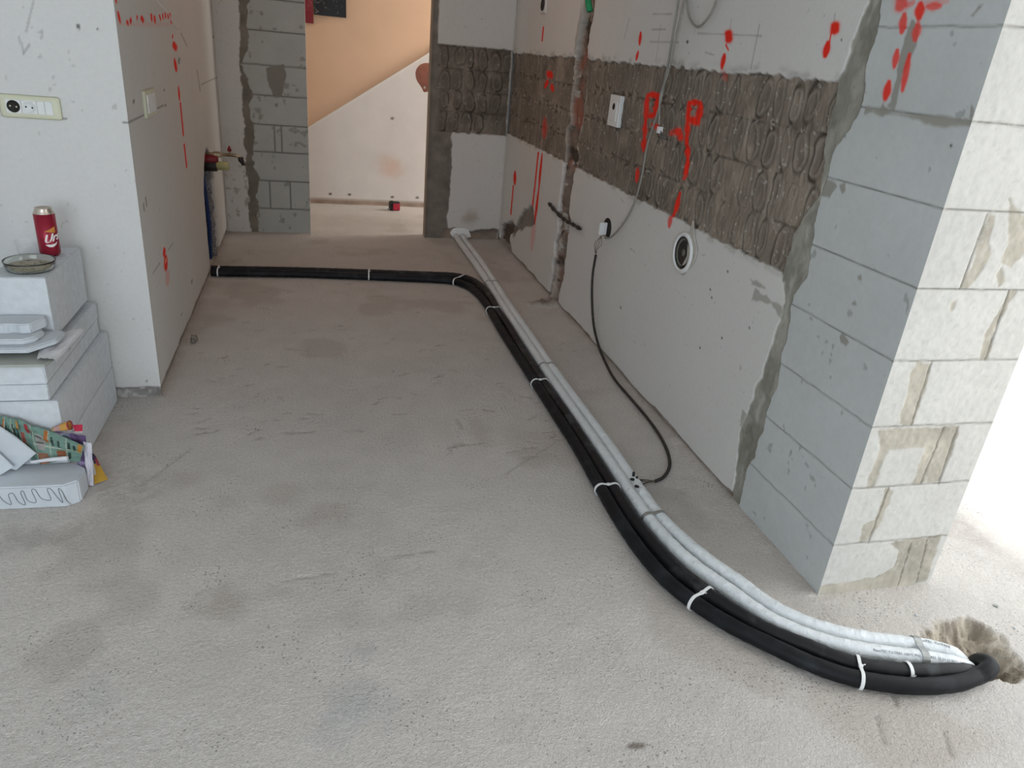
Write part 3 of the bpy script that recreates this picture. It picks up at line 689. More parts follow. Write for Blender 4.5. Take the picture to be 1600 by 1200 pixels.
tag(ge.build('wall_end_right', M['wall']), 'end wall right of the doorway, brown adhesive between white plaster patches', 'wall', kind='structure')

# ---------------- left wall: front face towards the camera and the kitchen side
zzl = axis((-.02, .02, .01), (.02, 1.72, .0065), (1.72, ZT, .12))
gl = Grid()
# kitchen side, runs from the corner (L0) to the end wall (L1)
Ld = Vector((L1[0]-L0[0], L1[1]-L0[1])); LL = Ld.length; Ld.normalize(); Ln = Vector((Ld.y, -Ld.x))   # normal into the kitchen
pll = lambda u, v: ((at_left(u, v).y-L0[1])/Ld.y, at_left(u, v).z)
sa = axis((0, 1.5, .006), (1.5, LL, .008)); A, Zg = np.meshgrid(sa, zzl, indexing='ij')
col = plaster(A, Zg, 180)*np.array((.96, .955, .94)); disp = (fbm(A, Zg, 3, 3, 181)-.5)*.004
LS = [(181, 0, 182, 4, 1.2), (184, 17, 188, 37, 1.7), (198, 31, 200, 39, 1.6), (204, 28, 204, 36, 1.6), (214, 24, 214, 30, .9), (221, 25, 223, 34, 2.4), (236, 22, 237, 32, 1.2), (241, 25, 242, 35, 1.2),
      (249, 24, 251, 31, .9), (254, 22, 255, 29, .9), (258, 21, 259, 28, .9), (262, 21, 263, 28, .9), (265, 21, 268, 36, 1.0), (188, 38, 268, 38, 3.5, .12),
      (272, 67, 275, 78, 3.0), (273, 92, 276, 112, 1.8), (279, 135, 281, 158, 1.3), (282, 160, 287, 212, .9), (288, 225, 292, 262, .9), (270, 55, 270, 60, .7),
      (256, 388, 257, 400, 2), (258, 400, 260, 422, 2.8), (261, 425, 263, 445, 3, .3)]
col = strokes(col, A, Zg, pll, LS)
col = strokes(col, A, Zg, pll, [(259, 405, 259, 410, 1.2, .8)], (.95, .35, .22), .4)
col = strokes(col, A, Zg, pll, [(200, 191, 256, 164, .6, .7), (308, 110, 313, 142, .6, .5), (315, 132, 342, 120, .6, .6), (283, 52, 292, 72, .8, .4), (227, 308, 229, 322, .7, .7), (224, 318, 225, 330, .7, .7), (239, 427, 250, 411, .5, .6), (263, 390, 270, 380, .5, .5),
    (209, 156, 209, 161, 1.2, .8), (257, 140, 257, 141, 1, .8), (259, 164, 259, 166, 1, .8), (300, 437, 300, 442, 1, .7), (284, 490, 284, 492, 1, .8), (333, 57, 333, 58, 1, .8)], (.14, .13, .12), .4)
p = pll(281, 96); m = sst(1.2, .6, np.hypot((A-p[0])/.05, (Zg-p[1])/.014)+(fbm(A, Zg, 60, 2, 182)-.5)*.5); disp = disp-m*.02; col = mixc(col, (.05, .045, .04), m)
foot = sst(.006, -.004, Zg-(.046+ragged(A, Zg, 183, .012, 9))); col = mixc(col, mortar_col(A, Zg, 184, (.36, .31, .27)), foot); disp = disp-foot*.014
# open slot for the water pipes
sl0, sl1 = pll(320, 300)[0]-.04, 5.34-L0[1]
ed = np.maximum(np.maximum(sl0-A, A-sl1), Zg-(.735-.12*((A-(sl0+sl1)/2)/.2)**2))+ragged(A, Zg, 185, .008, 20)
m = sst(.004, -.004, ed)*(Zg > .03); disp = disp-m*.085; col = mixc(col, (.40, .38, .35), m)
disp = disp*sst(0, .015, A)
Pn = np.stack([L0[0]+Ld.x*A+Ln.x*disp, L0[1]+Ld.y*A+Ln.y*disp, Zg], -1)
gl.patch(Pn, col)
# front face
pfr = pl_y(YF)
xa = axis((-3.2, -1.25, .3), (-1.25, L0[0], .0055)); A, Zg = np.meshgrid(xa, zzl, indexing='ij')
col = plaster(A, Zg, 190)*np.array((1.0, 1.01, 1.03)); disp = (fbm(A, Zg, 2.5, 3, 191)-.5)*.004
foot = sst(.004, -.004, Zg-(.05+ragged(A, Zg, 192, .010, 24))); fcol = mixc(mortar_col(A, Zg, 193, (.33, .31, .30)), (.62, .60, .58), sst(.45, .6, fbm(A, Zg, 40, 3, 194))*.8)
col = mixc(col, fcol, foot); disp = disp-foot*(.012+.016*fbm(A, Zg, 50, 3, 195))
col = strokes(col, A, Zg, pfr, [(53, 0, 41, 50, .5, .28), (30, 57, 37, 83, .5, .3), (37, 83, 46, 70, .5, .3), (60, 51, 66, 49, .5, .25), (66, 49, 65, 60, .5, .25), (96, 184, 103, 185, .7, .7), (192, 191, 200, 191, .6, .7),
     (122, 40, 123, 44, 2.0, .9), (153, 46, 154, 47, 1.3, .9), (229, 595, 229, 596, 1.4, .9), (94, 168, 94, 172, .6, .6)], (.12, .12, .12), .4)
disp = disp*sst(L0[0], L0[0]-.015, A)
gl.patch(np.stack([A, np.full_like(A, YF)-disp, Zg], -1), col)
gl.quad((-3.2, YF, -.02), (-3.2, YE+.12, -.02), (-3.2, YE+.12, ZT), (-3.2, YF, ZT))
tag(gl.build('wall_left', M['wall']), 'left white plastered wall with sockets, broken foot and water pipe slot', 'wall', kind='structure')

# ---------------- hall behind the doorway
zh = axis((0, .055, .0275), (.055, 1.4, .012)); xh = axis((-2.5, -.4, .3), (-.4, 1.3, .012), (1.3, 3.0, .3))
A, Zg = np.meshgrid(xh, zh, indexing='ij')
q0, q1 = at_y(480, 200, YH), at_y(668, 84, YH)
slope = (q1.z-q0.z)/(q1.x-q0.x)
topz = lambda x: np.maximum(q0.z+(x-q0.x)*slope, .25)
ZZ = Zg.copy(); frac = (Zg-.055)/(1.4-.055); ZZ = np.where(Zg > .055, .055+frac*(topz(A)-.055), Zg)
c = np.ones(A.shape+(3,))*np.array((.74, .70, .67)); c = c*(1+(fbm(A, ZZ, 2.5, 3, 200)-.5)*.10)[..., None]
m = sst(1.3, .1, np.hypot((A-.66)/.14, (ZZ-.36)/.13)+(fbm(A, ZZ, 12, 3, 201)-.5)*.9); c = mixc(c, (.66, .42, .30), m*.55)
for (u, v) in [(516, 303), (546, 304), (613, 308), (652, 309), (613, 185)]:
    p = at_y(u, v, YH); m = sst(1.2, .5, np.hypot((A-p.x)/.018, (ZZ-p.z)/.013)); c = mixc(c, (.10, .08, .06), m)
edge = sst(.03, .01, topz(A)-ZZ); c = mixc(c, (.80, .77, .72), edge*.6)
m = sst(.058, .05, ZZ); c = mixc(c, mortar_col(A, ZZ, 203, (.42, .32, .25)), m)
gh = Grid(); gh.patch(np.stack([A, YH+np.where(ZZ < .052, .012, 0), ZZ], -1), c)
# top edge of the low stair wall, 4 cm deep
xs_ = xh; T0 = np.stack([xs_, np.full_like(xs_, YH), topz(xs_)], -1); T1 = T0+np.array([0, .04, 0])
gh.patch(np.stack([T0, T1], 1), np.ones((len(xs_), 2, 3))*np.array((.78, .74, .68)))
tag(gh.build('wall_hall_stair', M['hall_white']), 'white sloping stair wall in the hall behind the doorway', 'wall', kind='structure')
hw = box('wall_hall', (-2.6, YH+.03, 0), (3.0, YH+.15, ZT), M['peach']); tag(hw, 'peach painted hall wall above the sloping white part', 'wall', kind='structure')
for nm, lo_, hi_, lb in [('wall_hall_left', (-2.7, YE, 0), (-2.58, YH+.1, ZT), 'left end wall of the hall beyond the doorway'),
                        ('wall_hall_right', (2.95, YE, 0), (3.07, YH+.1, ZT), 'right end wall of the hall beyond the doorway')]:
    tag(box(nm, lo_, hi_, M['plain']), lb, 'wall', kind='structure')
tag(box('wall_beyond', (XR+.02, YE+.10, 0), (3.0, YE+.2, ZT), M['plain']), 'hall side wall running on behind the right kitchen wall', 'wall', kind='structure')
# ---------------- the rest of the room, behind and beside the camera
tag(box('ceiling', (-3.3, -2.6, ZT), (2.95, YH+.2, ZT+.15), M['plain']), 'white ceiling over the kitchen and hall', 'ceiling', kind='structure')
tag(box('wall_far_left', (-3.3, -2.6, 0), (-3.18, 3.1, ZT), M['plain']), 'plain white wall far to the left of the camera', 'wall', kind='structure')
bmw = box_bm((-3.3, -2.6, 0), (2.95, -2.5, .5)); box_bm((-3.3, -2.6, .5), (-2.3, -2.5, ZT), bm=bmw); box_bm((.5, -2.6, .5), (2.95, -2.5, ZT), bm=bmw); box_bm((-2.3, -2.6, 2.25), (.5, -2.5, ZT), bm=bmw)
tag(bmobj('wall_behind', bmw, M['plain']), 'white wall behind the camera with a wide window opening', 'wall', kind='structure')
bmw = box_bm((2.75, -2.6, 0), (2.95, -.5, ZT)); box_bm((2.75, -.5, 2.3), (2.95, 5.6, ZT), bm=bmw); box_bm((2.75, 5.6, 0), (2.95, YE+.1, ZT), bm=bmw)
tag(bmobj('wall_terrace', bmw, M['plain']), 'outer wall on the right with the open terrace side', 'wall', kind='structure')

# ================================================================== PIPES ON THE FLOOR
RB, RW = .0225, .0225
ZB = .026
def px_path(pts, sub=8):
    out = []
    for p in pts:
        out.append(at_z(p[0], p[1], p[2] if len(p) > 2 else ZB))
    return catmull(out, sub)
A_px = [(330, 426), (400, 427), (480, 428.5), (560, 431.5), (620, 434), (672, 436.5), (705, 439), (727, 445), (745, 457), (757, 471), (767, 487), (784, 516), (807, 552), (838, 600),
        (868, 646), (904, 702), (941, 767), (972, 819), (1010, 872), (1046, 911), (1087, 943), (1140, 976), (1200, 1006), (1267, 1037), (1325, 1057), (1400, 1070), (1450, 1072), (1496, 1067), (1528, 1056)]
B_px = [(330, 420.5), (400, 421.5), (480, 423), (560, 425.5), (620, 427.5), (675, 429.5), (712, 431.5), (735, 437), (752, 448), (765, 463), (777, 485), (796, 513), (817, 549), (849, 598),
        (882, 644), (920, 702), (959, 765), (994, 818), (1036, 869), (1072, 905), (1106, 930), (1150, 958), (1200, 986), (1267, 1013), (1325, 1035), (1378, 1046), (1440, 1050), (1490, 1049)]
W1_px = [(708.5, 362), (718, 378), (742, 411), (765, 446), (790, 485), (820, 530), (849.4, 574), (885, 626), (937, 700), (981, 764), (1012, 809), (1055, 858), (1095, 892), (1135, 920), (1200, 966), (1262, 994), (1325, 1012), (1387, 1022), (1445, 1029), (1488, 1037)]
W2_px = [(717, 361), (727, 377), (751, 409), (774, 444), (799, 483), (830, 528), (860, 572), (898, 624), (954, 700), (998, 764), (1031, 808), (1077, 852), (1117, 884), (1152, 908), (1206, 948), (1262, 975), (1325, 993), (1387, 1003), (1437, 1009), (1470, 1016)]
a_path = px_path(A_px); b_path = px_path(B_px); w1_path = px_path(W1_px); w2_path = px_path(W2_px)
# the outer black pipe swings round and dives into the hole; the others slip down beside it
e = a_path[-1]
a_path += catmull([e, at_z(1540, 1050, .034), at_z(1547, 1042, .036), at_z(1540, 1035, .028), at_z(1528, 1034, .004), Vector((1.772, 1.180, -.055)), Vector((1.768, 1.176, -.13))], 8)[1:]
e = b_path[-1]; b_path += catmull([e, at_z(1510, 1049, .018), Vector((1.745, 1.150, -.03)), Vector((1.76, 1.155, -.12))], 6)[1:]
e = w1_path[-1]; w1_path += catmull([e, at_z(1510, 1044, .010), Vector((1.745, 1.175, -.045)), Vector((1.752, 1.175, -.12))], 6)[1:]
e = w2_path[-1]; w2_path += catmull([e, at_z(1490, 1024, .022), at_z(1502, 1036, .0), Vector((1.752, 1.195, -.06)), Vector((1.758, 1.19, -.12))], 6)[1:]
def wob(seed, r, amp):
    def f(i, n):
        def g_(i_, n_, a): return r*(1+amp*math.sin(i_*1.31+2*a+seed)*math.sin(i_*.37+seed)+amp*.7*math.sin(i_*2.3+a*3+seed*2))
        return g_
    return f
def pipe(nm, path, r, m, label, cat, group, seed, amp=.02):
    P_ = resample(path, .013)
    o = bmobj(nm, tube_bm(P_, r, 20, rf=wob(seed, r, amp)), m, None, True)
    tag(o, label, cat, group); return o, P_
pa, PA = pipe('insulated_pipe', a_path, RB, M['black_foam'], 'outer black foam insulated pipe, looping round into the floor hole', 'pipe', 'insulated pipes along the floor', 1)
pb, PB = pipe('insulated_pipe', b_path, RB, M['black_dusty'], 'dusty black insulated pipe lying between the outer black pipe and the white pipes', 'pipe', 'insulated pipes along the floor', 2, .03)
p1, P1 = pipe('insulated_pipe', w1_path, RW, M['white_foam'], 'white insulated pipe next to the black pipes, with printed text near the hole', 'pipe', 'insulated pipes along the floor', 3, .035)
p2, P2 = pipe('insulated_pipe', w2_path, RW, M['white_foam'], 'white insulated pipe on the outer right of the pipe run, nearest the right wall', 'pipe', 'insulated pipes along the floor', 4, .035)
# the two copies of print on the white pipe near the hole
def printed(path, txt, u0, parent, size=.011, tilt=.75):
    p0 = at_z(*u0, RW*2); i0 = min(range(len(path)), key=lambda i: (path[i].xy-p0.xy).length)
    cu = bpy.data.curves.new('print', 'FONT'); cu.body = txt; cu.size = size; cu.extrude = .0002
    ob = bpy.data.objects.new('print', cu); C.objects.link(ob); dg = bpy.context.evaluated_depsgraph_get(); dg.update()
    me = bpy.data.meshes.new_from_object(ob.evaluated_get(dg)); bpy.data.objects.remove(ob)
    acc = [0]; seg = path[i0:]
    for a, b_ in zip(seg, seg[1:]): acc.append(acc[-1]+(b_-a).length)
    for v in me.vertices:
        s = v.co.x; k = max(0, min(len(acc)-2, int(np.searchsorted(acc, s))-1)); t = (s-acc[k])/max(acc[k+1]-acc[k], 1e-6)
        c = seg[k].lerp(seg[k+1], t); T = (seg[k+1]-seg[k]).normalized(); up = Vector((0, 0, 1)); side = up.cross(T).normalized()
        a = tilt-(v.co.y/RW); rr_ = RW*1.045+v.co.z
        v.co = c-side*math.sin(a)*rr_+up*math.cos(a)*rr_
    o = link('printed_text', me, M['grey_ink']); rebase(o, parent); o['label'] = 'small grey printed lettering'
printed(P1, 'RenoTEC TU-TRES, +60+5, PN6, TU-TRES, 25.01.22 PN6 Ø 16', (1368, 1022), p1, .0095)
printed(P2, 'RenoTEC TU-TRES', (1438, 1010), p2, .011, .3)

def tangent_at(path, p):
    i = min(range(1, len(path)-1), key=lambda k: (path[k].xy-p.xy).length)
    return path[i], (path[i+1]-path[i-1]).normalized()
def wrap(name, pathA, pathB, u, v, r, w, th, m, label, cat, group, buckle=True, only=None):
    p = at_z(u, v, ZB); ca, ta = tangent_at(pathA, p); cb, tb = tangent_at(pathB, p)
    T = (ta+tb).normalized(); 
    if only: cb = ca
    # measure both centres in the plane square to the run
    T.z = 0; T.normalize(); side = Vector((-T.y, T.x, 0)); up = Vector((0, 0, 1))
    o0 = ca; off = (cb-ca).dot(side); R_ = r+th*.6
    hull = []
    cs = [(0.0, 0.0), (off, (cb-ca).z)]
    L_, R_c = (cs[0], cs[1]) if off > 0 else (cs[1], cs[0])
    n = 10
    if abs(off) < 1e-4:
        hull = [(R_*math.cos(a), R_*math.sin(a)) for a in [2*math.pi*k/24 for k in range(24)]]
    else:
        hull += [(R_c[0]+R_*math.cos(a), R_c[1]+R_*math.sin(a)) for a in [(-.5+k/n)*math.pi for k in range(n+1)]]
        mid = ((L_[0]+R_c[0])/2, (L_[1]+R_c[1])/2+R_*.78); hull.append(mid)
        hull += [(L_[0]+R_*math.cos(a), L_[1]+R_*math.sin(a)) for a in [(.5+k/n)*math.pi for k in range(n+1)]]
    bm = bmesh.new(); rings = []
    for (s, z) in hull:
        c = o0+side*s+up*z; c.z = max(c.z, .004)
        nrm = (side*(s-sum(h[0] for h in hull)/len(hull))+up*(z)).normalized()
        rings.append([bm.verts.new(c+T*(k*w/2)+nrm*q*th) for k, q in ((-1, 0), (1, 0), (1, 1), (-1, 1))])
    N = len(rings)
    for i in range(N):
        for k in range(4):
            bm.faces.new((rings[i][k], rings[i][(k+1) % 4], rings[(i+1) % N][(k+1) % 4], rings[(i+1) % N][k]))
    root = empty(name, (o0.x, o0.y, 0), label, cat, group)
    bmobj('band', bm, m, root, False)
    if buckle:
        s, z = hull[len(hull)//2]; c = o0+side*(s*1.0)+up*(z+R_*.10)
        ang = math.atan2(T.y, T.x)
        bm = box_bm((-.005, -.005, -.003), (.006, .005, .004), .001); bmesh.ops.rotate(bm, verts=bm.verts[:], cent=(0, 0, 0), matrix=Matrix.Rotation(ang, 3, 'Z')); bmesh.ops.translate(bm, verts=bm.verts[:], vec=c)
        bmobj('lock_head', bm, m, root)
        d = (T*.8+side*.3+up*.25).normalized()
        bmobj('tail', tube_bm([c, c+d*.007, c+d*.014+up*.001], .0016, 6), m, root)
    return root
GT = 'white cable ties around the black pipes'
for (u, v, lb, th) in [(342, 424, 'white cable tie on the black pipes right beside the left wall', .003), (578, 428, 'white cable tie on the straight black pipes in front of the doorway', .003),
                   (719, 437, 'white cable tie at the start of the bend in the black pipes', .003), (769, 485, 'white cable tie just after the far bend of the black pipes', .003),
                   (846, 599, 'white cable tie on the black pipes midway along the right wall', .003), (949, 765, 'white cable tie on the black pipes opposite the loose cable end', .003),
                   (1095, 936, 'white cable tie on the black pipes below the pier corner', .003), (1343, 1051, 'big white cable tie round both black pipes near the floor hole', .003)]:
    wrap('cable_tie', PA, PB, u, v, RB, .009 if v > 700 else .008, th, M['tie_white'], lb, 'cable tie', GT)
wrap('cable_tie', PB, PB, 1420, 1049, RB, .009, .003, M['tie_white'], 'white cable tie round the single inner black pipe, nearest the hole', 'cable tie', GT, only=True)
GS = 'grey metal straps over the white pipes'
def strap(u, v, lb, w=.012):
    rt = wrap('pipe_strap', P1, P2, u, v, RW, w, .0018, M['strap'], lb, 'strap', GS, buckle=False)
    return rt
strap(770, 443, 'thin grey metal strap over the white pipes near the far bend')
strap(855, 573, 'grey metal strap over the white pipes midway along the right wall')
strap(1020, 808, 'grey perforated metal strap over the white pipes near the loose cable end', .014)
strap(1432, 1018, 'wide grey perforated metal strap over the white pipes just before the hole', .020)
# white plug standing in for the lit hole where the white pipes leave
c0 = at_z(727, 366, .03); bm = bmesh.new()
rr = random.Random(4); N = 16; ra_, rb_ = .085, .055; f_ = []; b_ = []
for k in range(N):
    a = 2*math.pi*k/N; q = 1+rr.uniform(-.13, .13)
    f_.append(bm.verts.new((1.142+ra_*math.cos(a)*q, YE-.012, max(.002, .042+rb_*math.sin(a)*q))))
    b_.append(bm.verts.new((1.142+ra_*math.cos(a)*q*.95, YE+.03, max(.002, .042+rb_*math.sin(a)*q*.9))))
bm.faces.new(f_); bm.faces.new(b_[::-1])
for k in range(N): bm.faces.new((f_[k], b_[k], b_[(k+1) % N], f_[(k+1) % N]))
tag(bmobj('lit_hole_patch', bm, M['foam']), 'white patch standing in for the lit hole around the pipes at the foot of the end wall', 'foam')

# ================================================================== CABLES AND FITTINGS ON THE RIGHT WALL
def wallpt(u, v, off=.012): return at_x(u, v, XR-off)
GC = 'grey cables hanging down the right wall'
c1 = [wallpt(u, v, o_) for u, v, o_ in [(1064, -60, .02), (1060, 0, .03), (1053, 45, .035), (1042, 110, .03), (1030, 168, .03), (1012, 225, .025), (1002, 280, .02), (990, 320, .02), (975, 348, .02), (960, 366, .02), (950, 372, .02), (943, 368, .03)]]
tag(tube('hanging_cable', catmull(c1, 8), .0048, M['grey_cable'], seg=10), 'long grey cable hanging down over the brown band to the round wall box', 'cable', GC)
c2 = [wallpt(u, v, o_) for u, v, o_ in [(1074, -60, .02), (1068, 0, .035), (1056, 60, .04), (1042, 120, .035), (1032, 150, .035), (1030, 195, .03)]]
o2 = tube('hanging_cable', catmull(c2, 8), .0046, M['grey_cable'], seg=10); tag(o2, 'shorter grey cable ending in a white connector on the brown band', 'cable', GC)
p = wallpt(1031, 203, .03); rebase(box('connector', p-Vector((.011, .011, .014)), p+Vector((.011, .011, .014)), M['white_plastic'], bev=.003), o2)
for k, (du, dv, m) in enumerate([(10, 12, 'blue'), (5, 18, 'copper'), (14, 8, 'copper')]):
    q = wallpt(1031+du*.5, 208+dv*.6, .03); q2 = wallpt(1031+du, 205+dv, .02); rebase(tube('wire_end', [p, q, q2], .0014, M[m], seg=6), o2)
c3 = [wallpt(u, v, .025) for u, v in [(1070, -60), (1073, 0), (1077, 25), (1086, 40), (1094, 41), (1108, 26), (1118, 5), (1128, -40)]]
tag(tube('hanging_cable', catmull(c3, 8), .0048, M['grey_cable'], seg=10), 'grey cable hanging in a short loop at the top of the white wall', 'cable', GC)
# round recessed box
pc = at_x(949, 357, XR)
jb = empty('junction_box', (XR, pc.y, pc.z), 'round dark recessed wall box with loose wires, left of the drain outlet', 'junction box')
rebase(lathe('box_ring', [(.054, -.002), (.054, .004), (.050, .004), (.050, -.001)], M['dark'], axis='X', origin=(XR-.002, pc.y, pc.z)), jb)
rebase(lathe('box_recess', [(.0, -.0035), (.051, -.0035), (.051, -.001), (0, -.001)], M['dark'], axis='X', origin=(XR-.001, pc.y, pc.z)), jb)
rebase(box('terminal_block', (XR-.045, pc.y-.005, pc.z-.035), (XR-.004, pc.y+.012, pc.z+.03), M['white_plastic'], bev=.002), jb)
# black cable
wires = empty('power_cable', at_x(932, 395, XR-.03), 'black cable hanging from the round wall box and curling onto the floor', 'cable')
bc_ = [wallpt(u, v, o_) for u, v, o_ in [(931, 398, .03), (926, 430, .035), (925, 470, .035), (928, 510, .03), (936, 542, .03), (944, 562, .025)]]
bc_ += [at_z(u, v, .012) for u, v in [(960, 592), (985, 622), (1012, 654), (1034, 686), (1045, 712), (1046, 730), (1036, 746), (1024, 752)]]
rebase(tube('sheath', catmull(bc_, 10), .0068, M['black_cable'], seg=12), wires)
s0 = bc_[0]; top = wallpt(940, 368, .045)
for k, du in enumerate((-5, -2, 2, 6)):
    mid = wallpt(934+du, 381, .03+.006*k); rebase(tube('core_wire', catmull([s0, wallpt(931+du*.3, 391, .03), mid, wallpt(938+du*.3, 372, .04), top], 6), .0013, M['copper'], seg=6), wires)
e = at_z(1024, 752, .012)
for k, (pts, m) in enumerate([([(1024, 752, .012), (1012, 750, .016), (998, 749, .02), (992, 745, .035)], 'copper'), ([(1024, 752, .012), (1010, 754, .01), (1002, 757, .014), (996, 752, .03), (991, 742, .045)], 'black_cable'), ([(1024, 752, .012), (1008, 752, .02), (996, 750, .03), (990, 750, .05)], 'copper')]):
    rebase(tube('core_wire', catmull([at_z(*q) for q in pts], 6), .0022, M[m], seg=6), wires)
for (u, v, z, d) in [(990, 741, .055, (0, .2, 1)), (988, 749, .05, (-1, -.2, .3)), (995, 760, .05, (.3, -.6, .2)), (994, 748, .045, (.4, .3, .5))]:
    c = at_z(u, v, z); d = Vector(d).normalized()
    bm = tube_bm([c-d*.009, c-d*.006, c+d*.007, c+d*.011], .006, 10, rf=lambda i, n: [.003, .0055, .005, .0015][i]); rebase(bmobj('end_cap', bm, M['terminal'], None, True), wires)
# drain outlet
pc = at_x(1070, 395, XR)
dr = empty('drain_outlet', (XR, pc.y, pc.z), 'round drain pipe outlet with a white rim in the lower right wall', 'drain pipe')
R0 = .084
rebase(lathe('pipe_rim', [(R0*.80, .004), (R0*.80, -.014), (R0*.86, -.018), (R0*.98, -.015), (R0*1.02, -.006), (R0*1.02, .012)], M['white_plastic'], seg=48, axis='X', origin=(XR, pc.y, pc.z)), dr)
rebase(lathe('seal_ring', [(R0*.70, -.006), (R0*.72, -.013), (R0*.80, -.012), (R0*.81, -.004)], M['dark_metal'], seg=48, axis='X', origin=(XR, pc.y, pc.z)), dr)
rebase(lathe('inner_plug', [(0, -.009), (R0*.16, -.0088), (R0*.17, -.005), (R0*.60, -.0045), (R0*.63, -.009), (R0*.72, -.009), (R0*.72, -.002)], M['disc'], seg=48, axis='X', origin=(XR, pc.y, pc.z)), dr)
# torn paper-like plaster flake behind the rim
fl = [at_x(u, v, XR-.004) for u, v in [(1077, 367), (1084, 345), (1086, 370), (1090, 392), (1087, 405), (1080, 418), (1068, 430), (1062, 425), (1075, 400)]]
bm = bmesh.new(); vs = [bm.verts.new(v) for v in fl]; f = bm.faces.new(vs); r_ = bmesh.ops.extrude_face_region(bm, geom=[f]); bmesh.ops.translate(bm, verts=[v for v in r_['geom'] if isinstance(v, bmesh.types.BMVert)], vec=(-.005, 0, 0))
rebase(bmobj('plaster_flake', bm, mat('pale_flake', (.52, .49, .44), .9, .1, 40, .4, 120)), dr)
# socket cover on the brown band
qs = [at_x(u, v, XR-.012) for u, v in [(953, 147), (972, 150), (966, 200), (947, 195)]]
y0, y1 = min(q.y for q in qs), max(q.y for q in qs); ym0 = (qs[1].y+qs[2].y)/2; ym1 = (qs[0].y+qs[3].y)/2; z0 = (qs[2].z+qs[3].z)/2; z1 = (qs[0].z+qs[1].z)/2
sc = empty('socket_plate', (XR, (ym0+ym1)/2, z0), 'white socket plate on the brown adhesive band of the right wall', 'socket')
rebase(box('plate', (XR-.012, ym0+.02, z0), (XR+.012, ym1-.01, z1), M['white_plastic'], bev=.004), sc)
yc_, zc_ = (ym0+ym1)/2, (z0+z1)/2
rebase(box('inset', (XR-.016, ym0+.045, z0+.025), (XR-.010, ym1-.035, z1-.025), M['white_plastic'], bev=.003), sc)
rebase(lathe('socket_hole', [(0, -.0165), (.013, -.0165), (.015, -.0175), (.017, -.0158)], M['dark'], seg=24, axis='X', origin=(XR, yc_, zc_+.02)), sc)
# old switch high up and faint ring
y_, z_ = at_x(851, 5, XR).y, at_x(851, 5, XR).z
sw = empty('wall_switch', (XR, y_, z_-.05), 'small pale switch frame high on the far end of the right wall', 'switch')
rebase(box('frame', (XR-.010, y_-.06, z_-.06), (XR+.005, y_+.06, z_+.07), M['plain'], bev=.004), sw)
rebase(lathe('ring', [(.030, -.012), (.032, -.016), (.036, -.016), (.038, -.011)], M['dark_metal'], seg=24, axis='X', origin=(XR, y_, z_-.01)), sw)
# green conduit stub at the top of the chase, dark rod across it
g0 = at_x(921, -25, XR-.02); g1 = at_x(922, 18, XR-.012)
tag(tube('conduit_stub', catmull([g0, g0.lerp(g1, .6)+Vector((-.01, 0, 0)), g1], 5), .017, M['green'], seg=12), 'short green conduit stub at the top of the wall chase', 'conduit')
rd = [at_x(u, v, XR-.016) for u, v in [(858, 318), (865, 327), (878, 340), (886, 346), (897, 352), (907, 358)]]
tag(tube('conduit_piece', catmull(rd, 5), .010, M['dark_metal'], seg=10, rf=lambda i, n: .010+.003*math.sin(i*1.7)), 'dark crooked rod lying slantwise across the wall chase', 'conduit')

# ================================================================== LEFT WALL FITTINGS
sw = at_left(232, 160)
def lp(s, off, z):                                     # along wall, out of wall, height
    return Vector((L0[0]+Ld.x*s+Ln.x*off, L0[1]+Ld.y*s+Ln.y*off, z))
def lbox(name, s0, s1, z0, z1, o0_, o1_, m, parent, bev=.003):
    c = lp((s0+s1)/2, (o0_+o1_)/2, (z0+z1)/2); bm = box_bm(Vector((-(o1_-o0_)/2, -(s1-s0)/2, -(z1-z0)/2)), Vector(((o1_-o0_)/2, (s1-s0)/2, (z1-z0)/2)), bev)
    ang = math.atan2(-Ld.x, Ld.y); bmesh.ops.rotate(bm, verts=bm.verts[:], cent=(0, 0, 0), matrix=Matrix.Rotation(ang, 3, 'Z')); bmesh.ops.translate(bm, verts=bm.verts[:], vec=c)
    return rebase(bmobj(name, bm, m), parent)
s_a = (at_left(223, 160).y-L0[1])/Ld.y; s_b = (at_left(240, 160).y-L0[1])/Ld.y
zc = sw.z
rt = empty('light_switch', lp((s_a+s_b)/2, 0, zc-.05), 'small cream wall switch among the pencil marks on the kitchen side of the left wall', 'switch')
lbox('frame', s_a, s_b, zc-.052, zc+.050, -.002, .011, M['cream'], rt, .005)
w_ = (s_b-s_a-.06)/3
for k in range(3): lbox('rocker', s_a+.03+k*w_, s_a+.03+(k+1)*w_-.003, zc-.036, zc+.034, .008, .0155, M['white_plastic'], rt, .002)
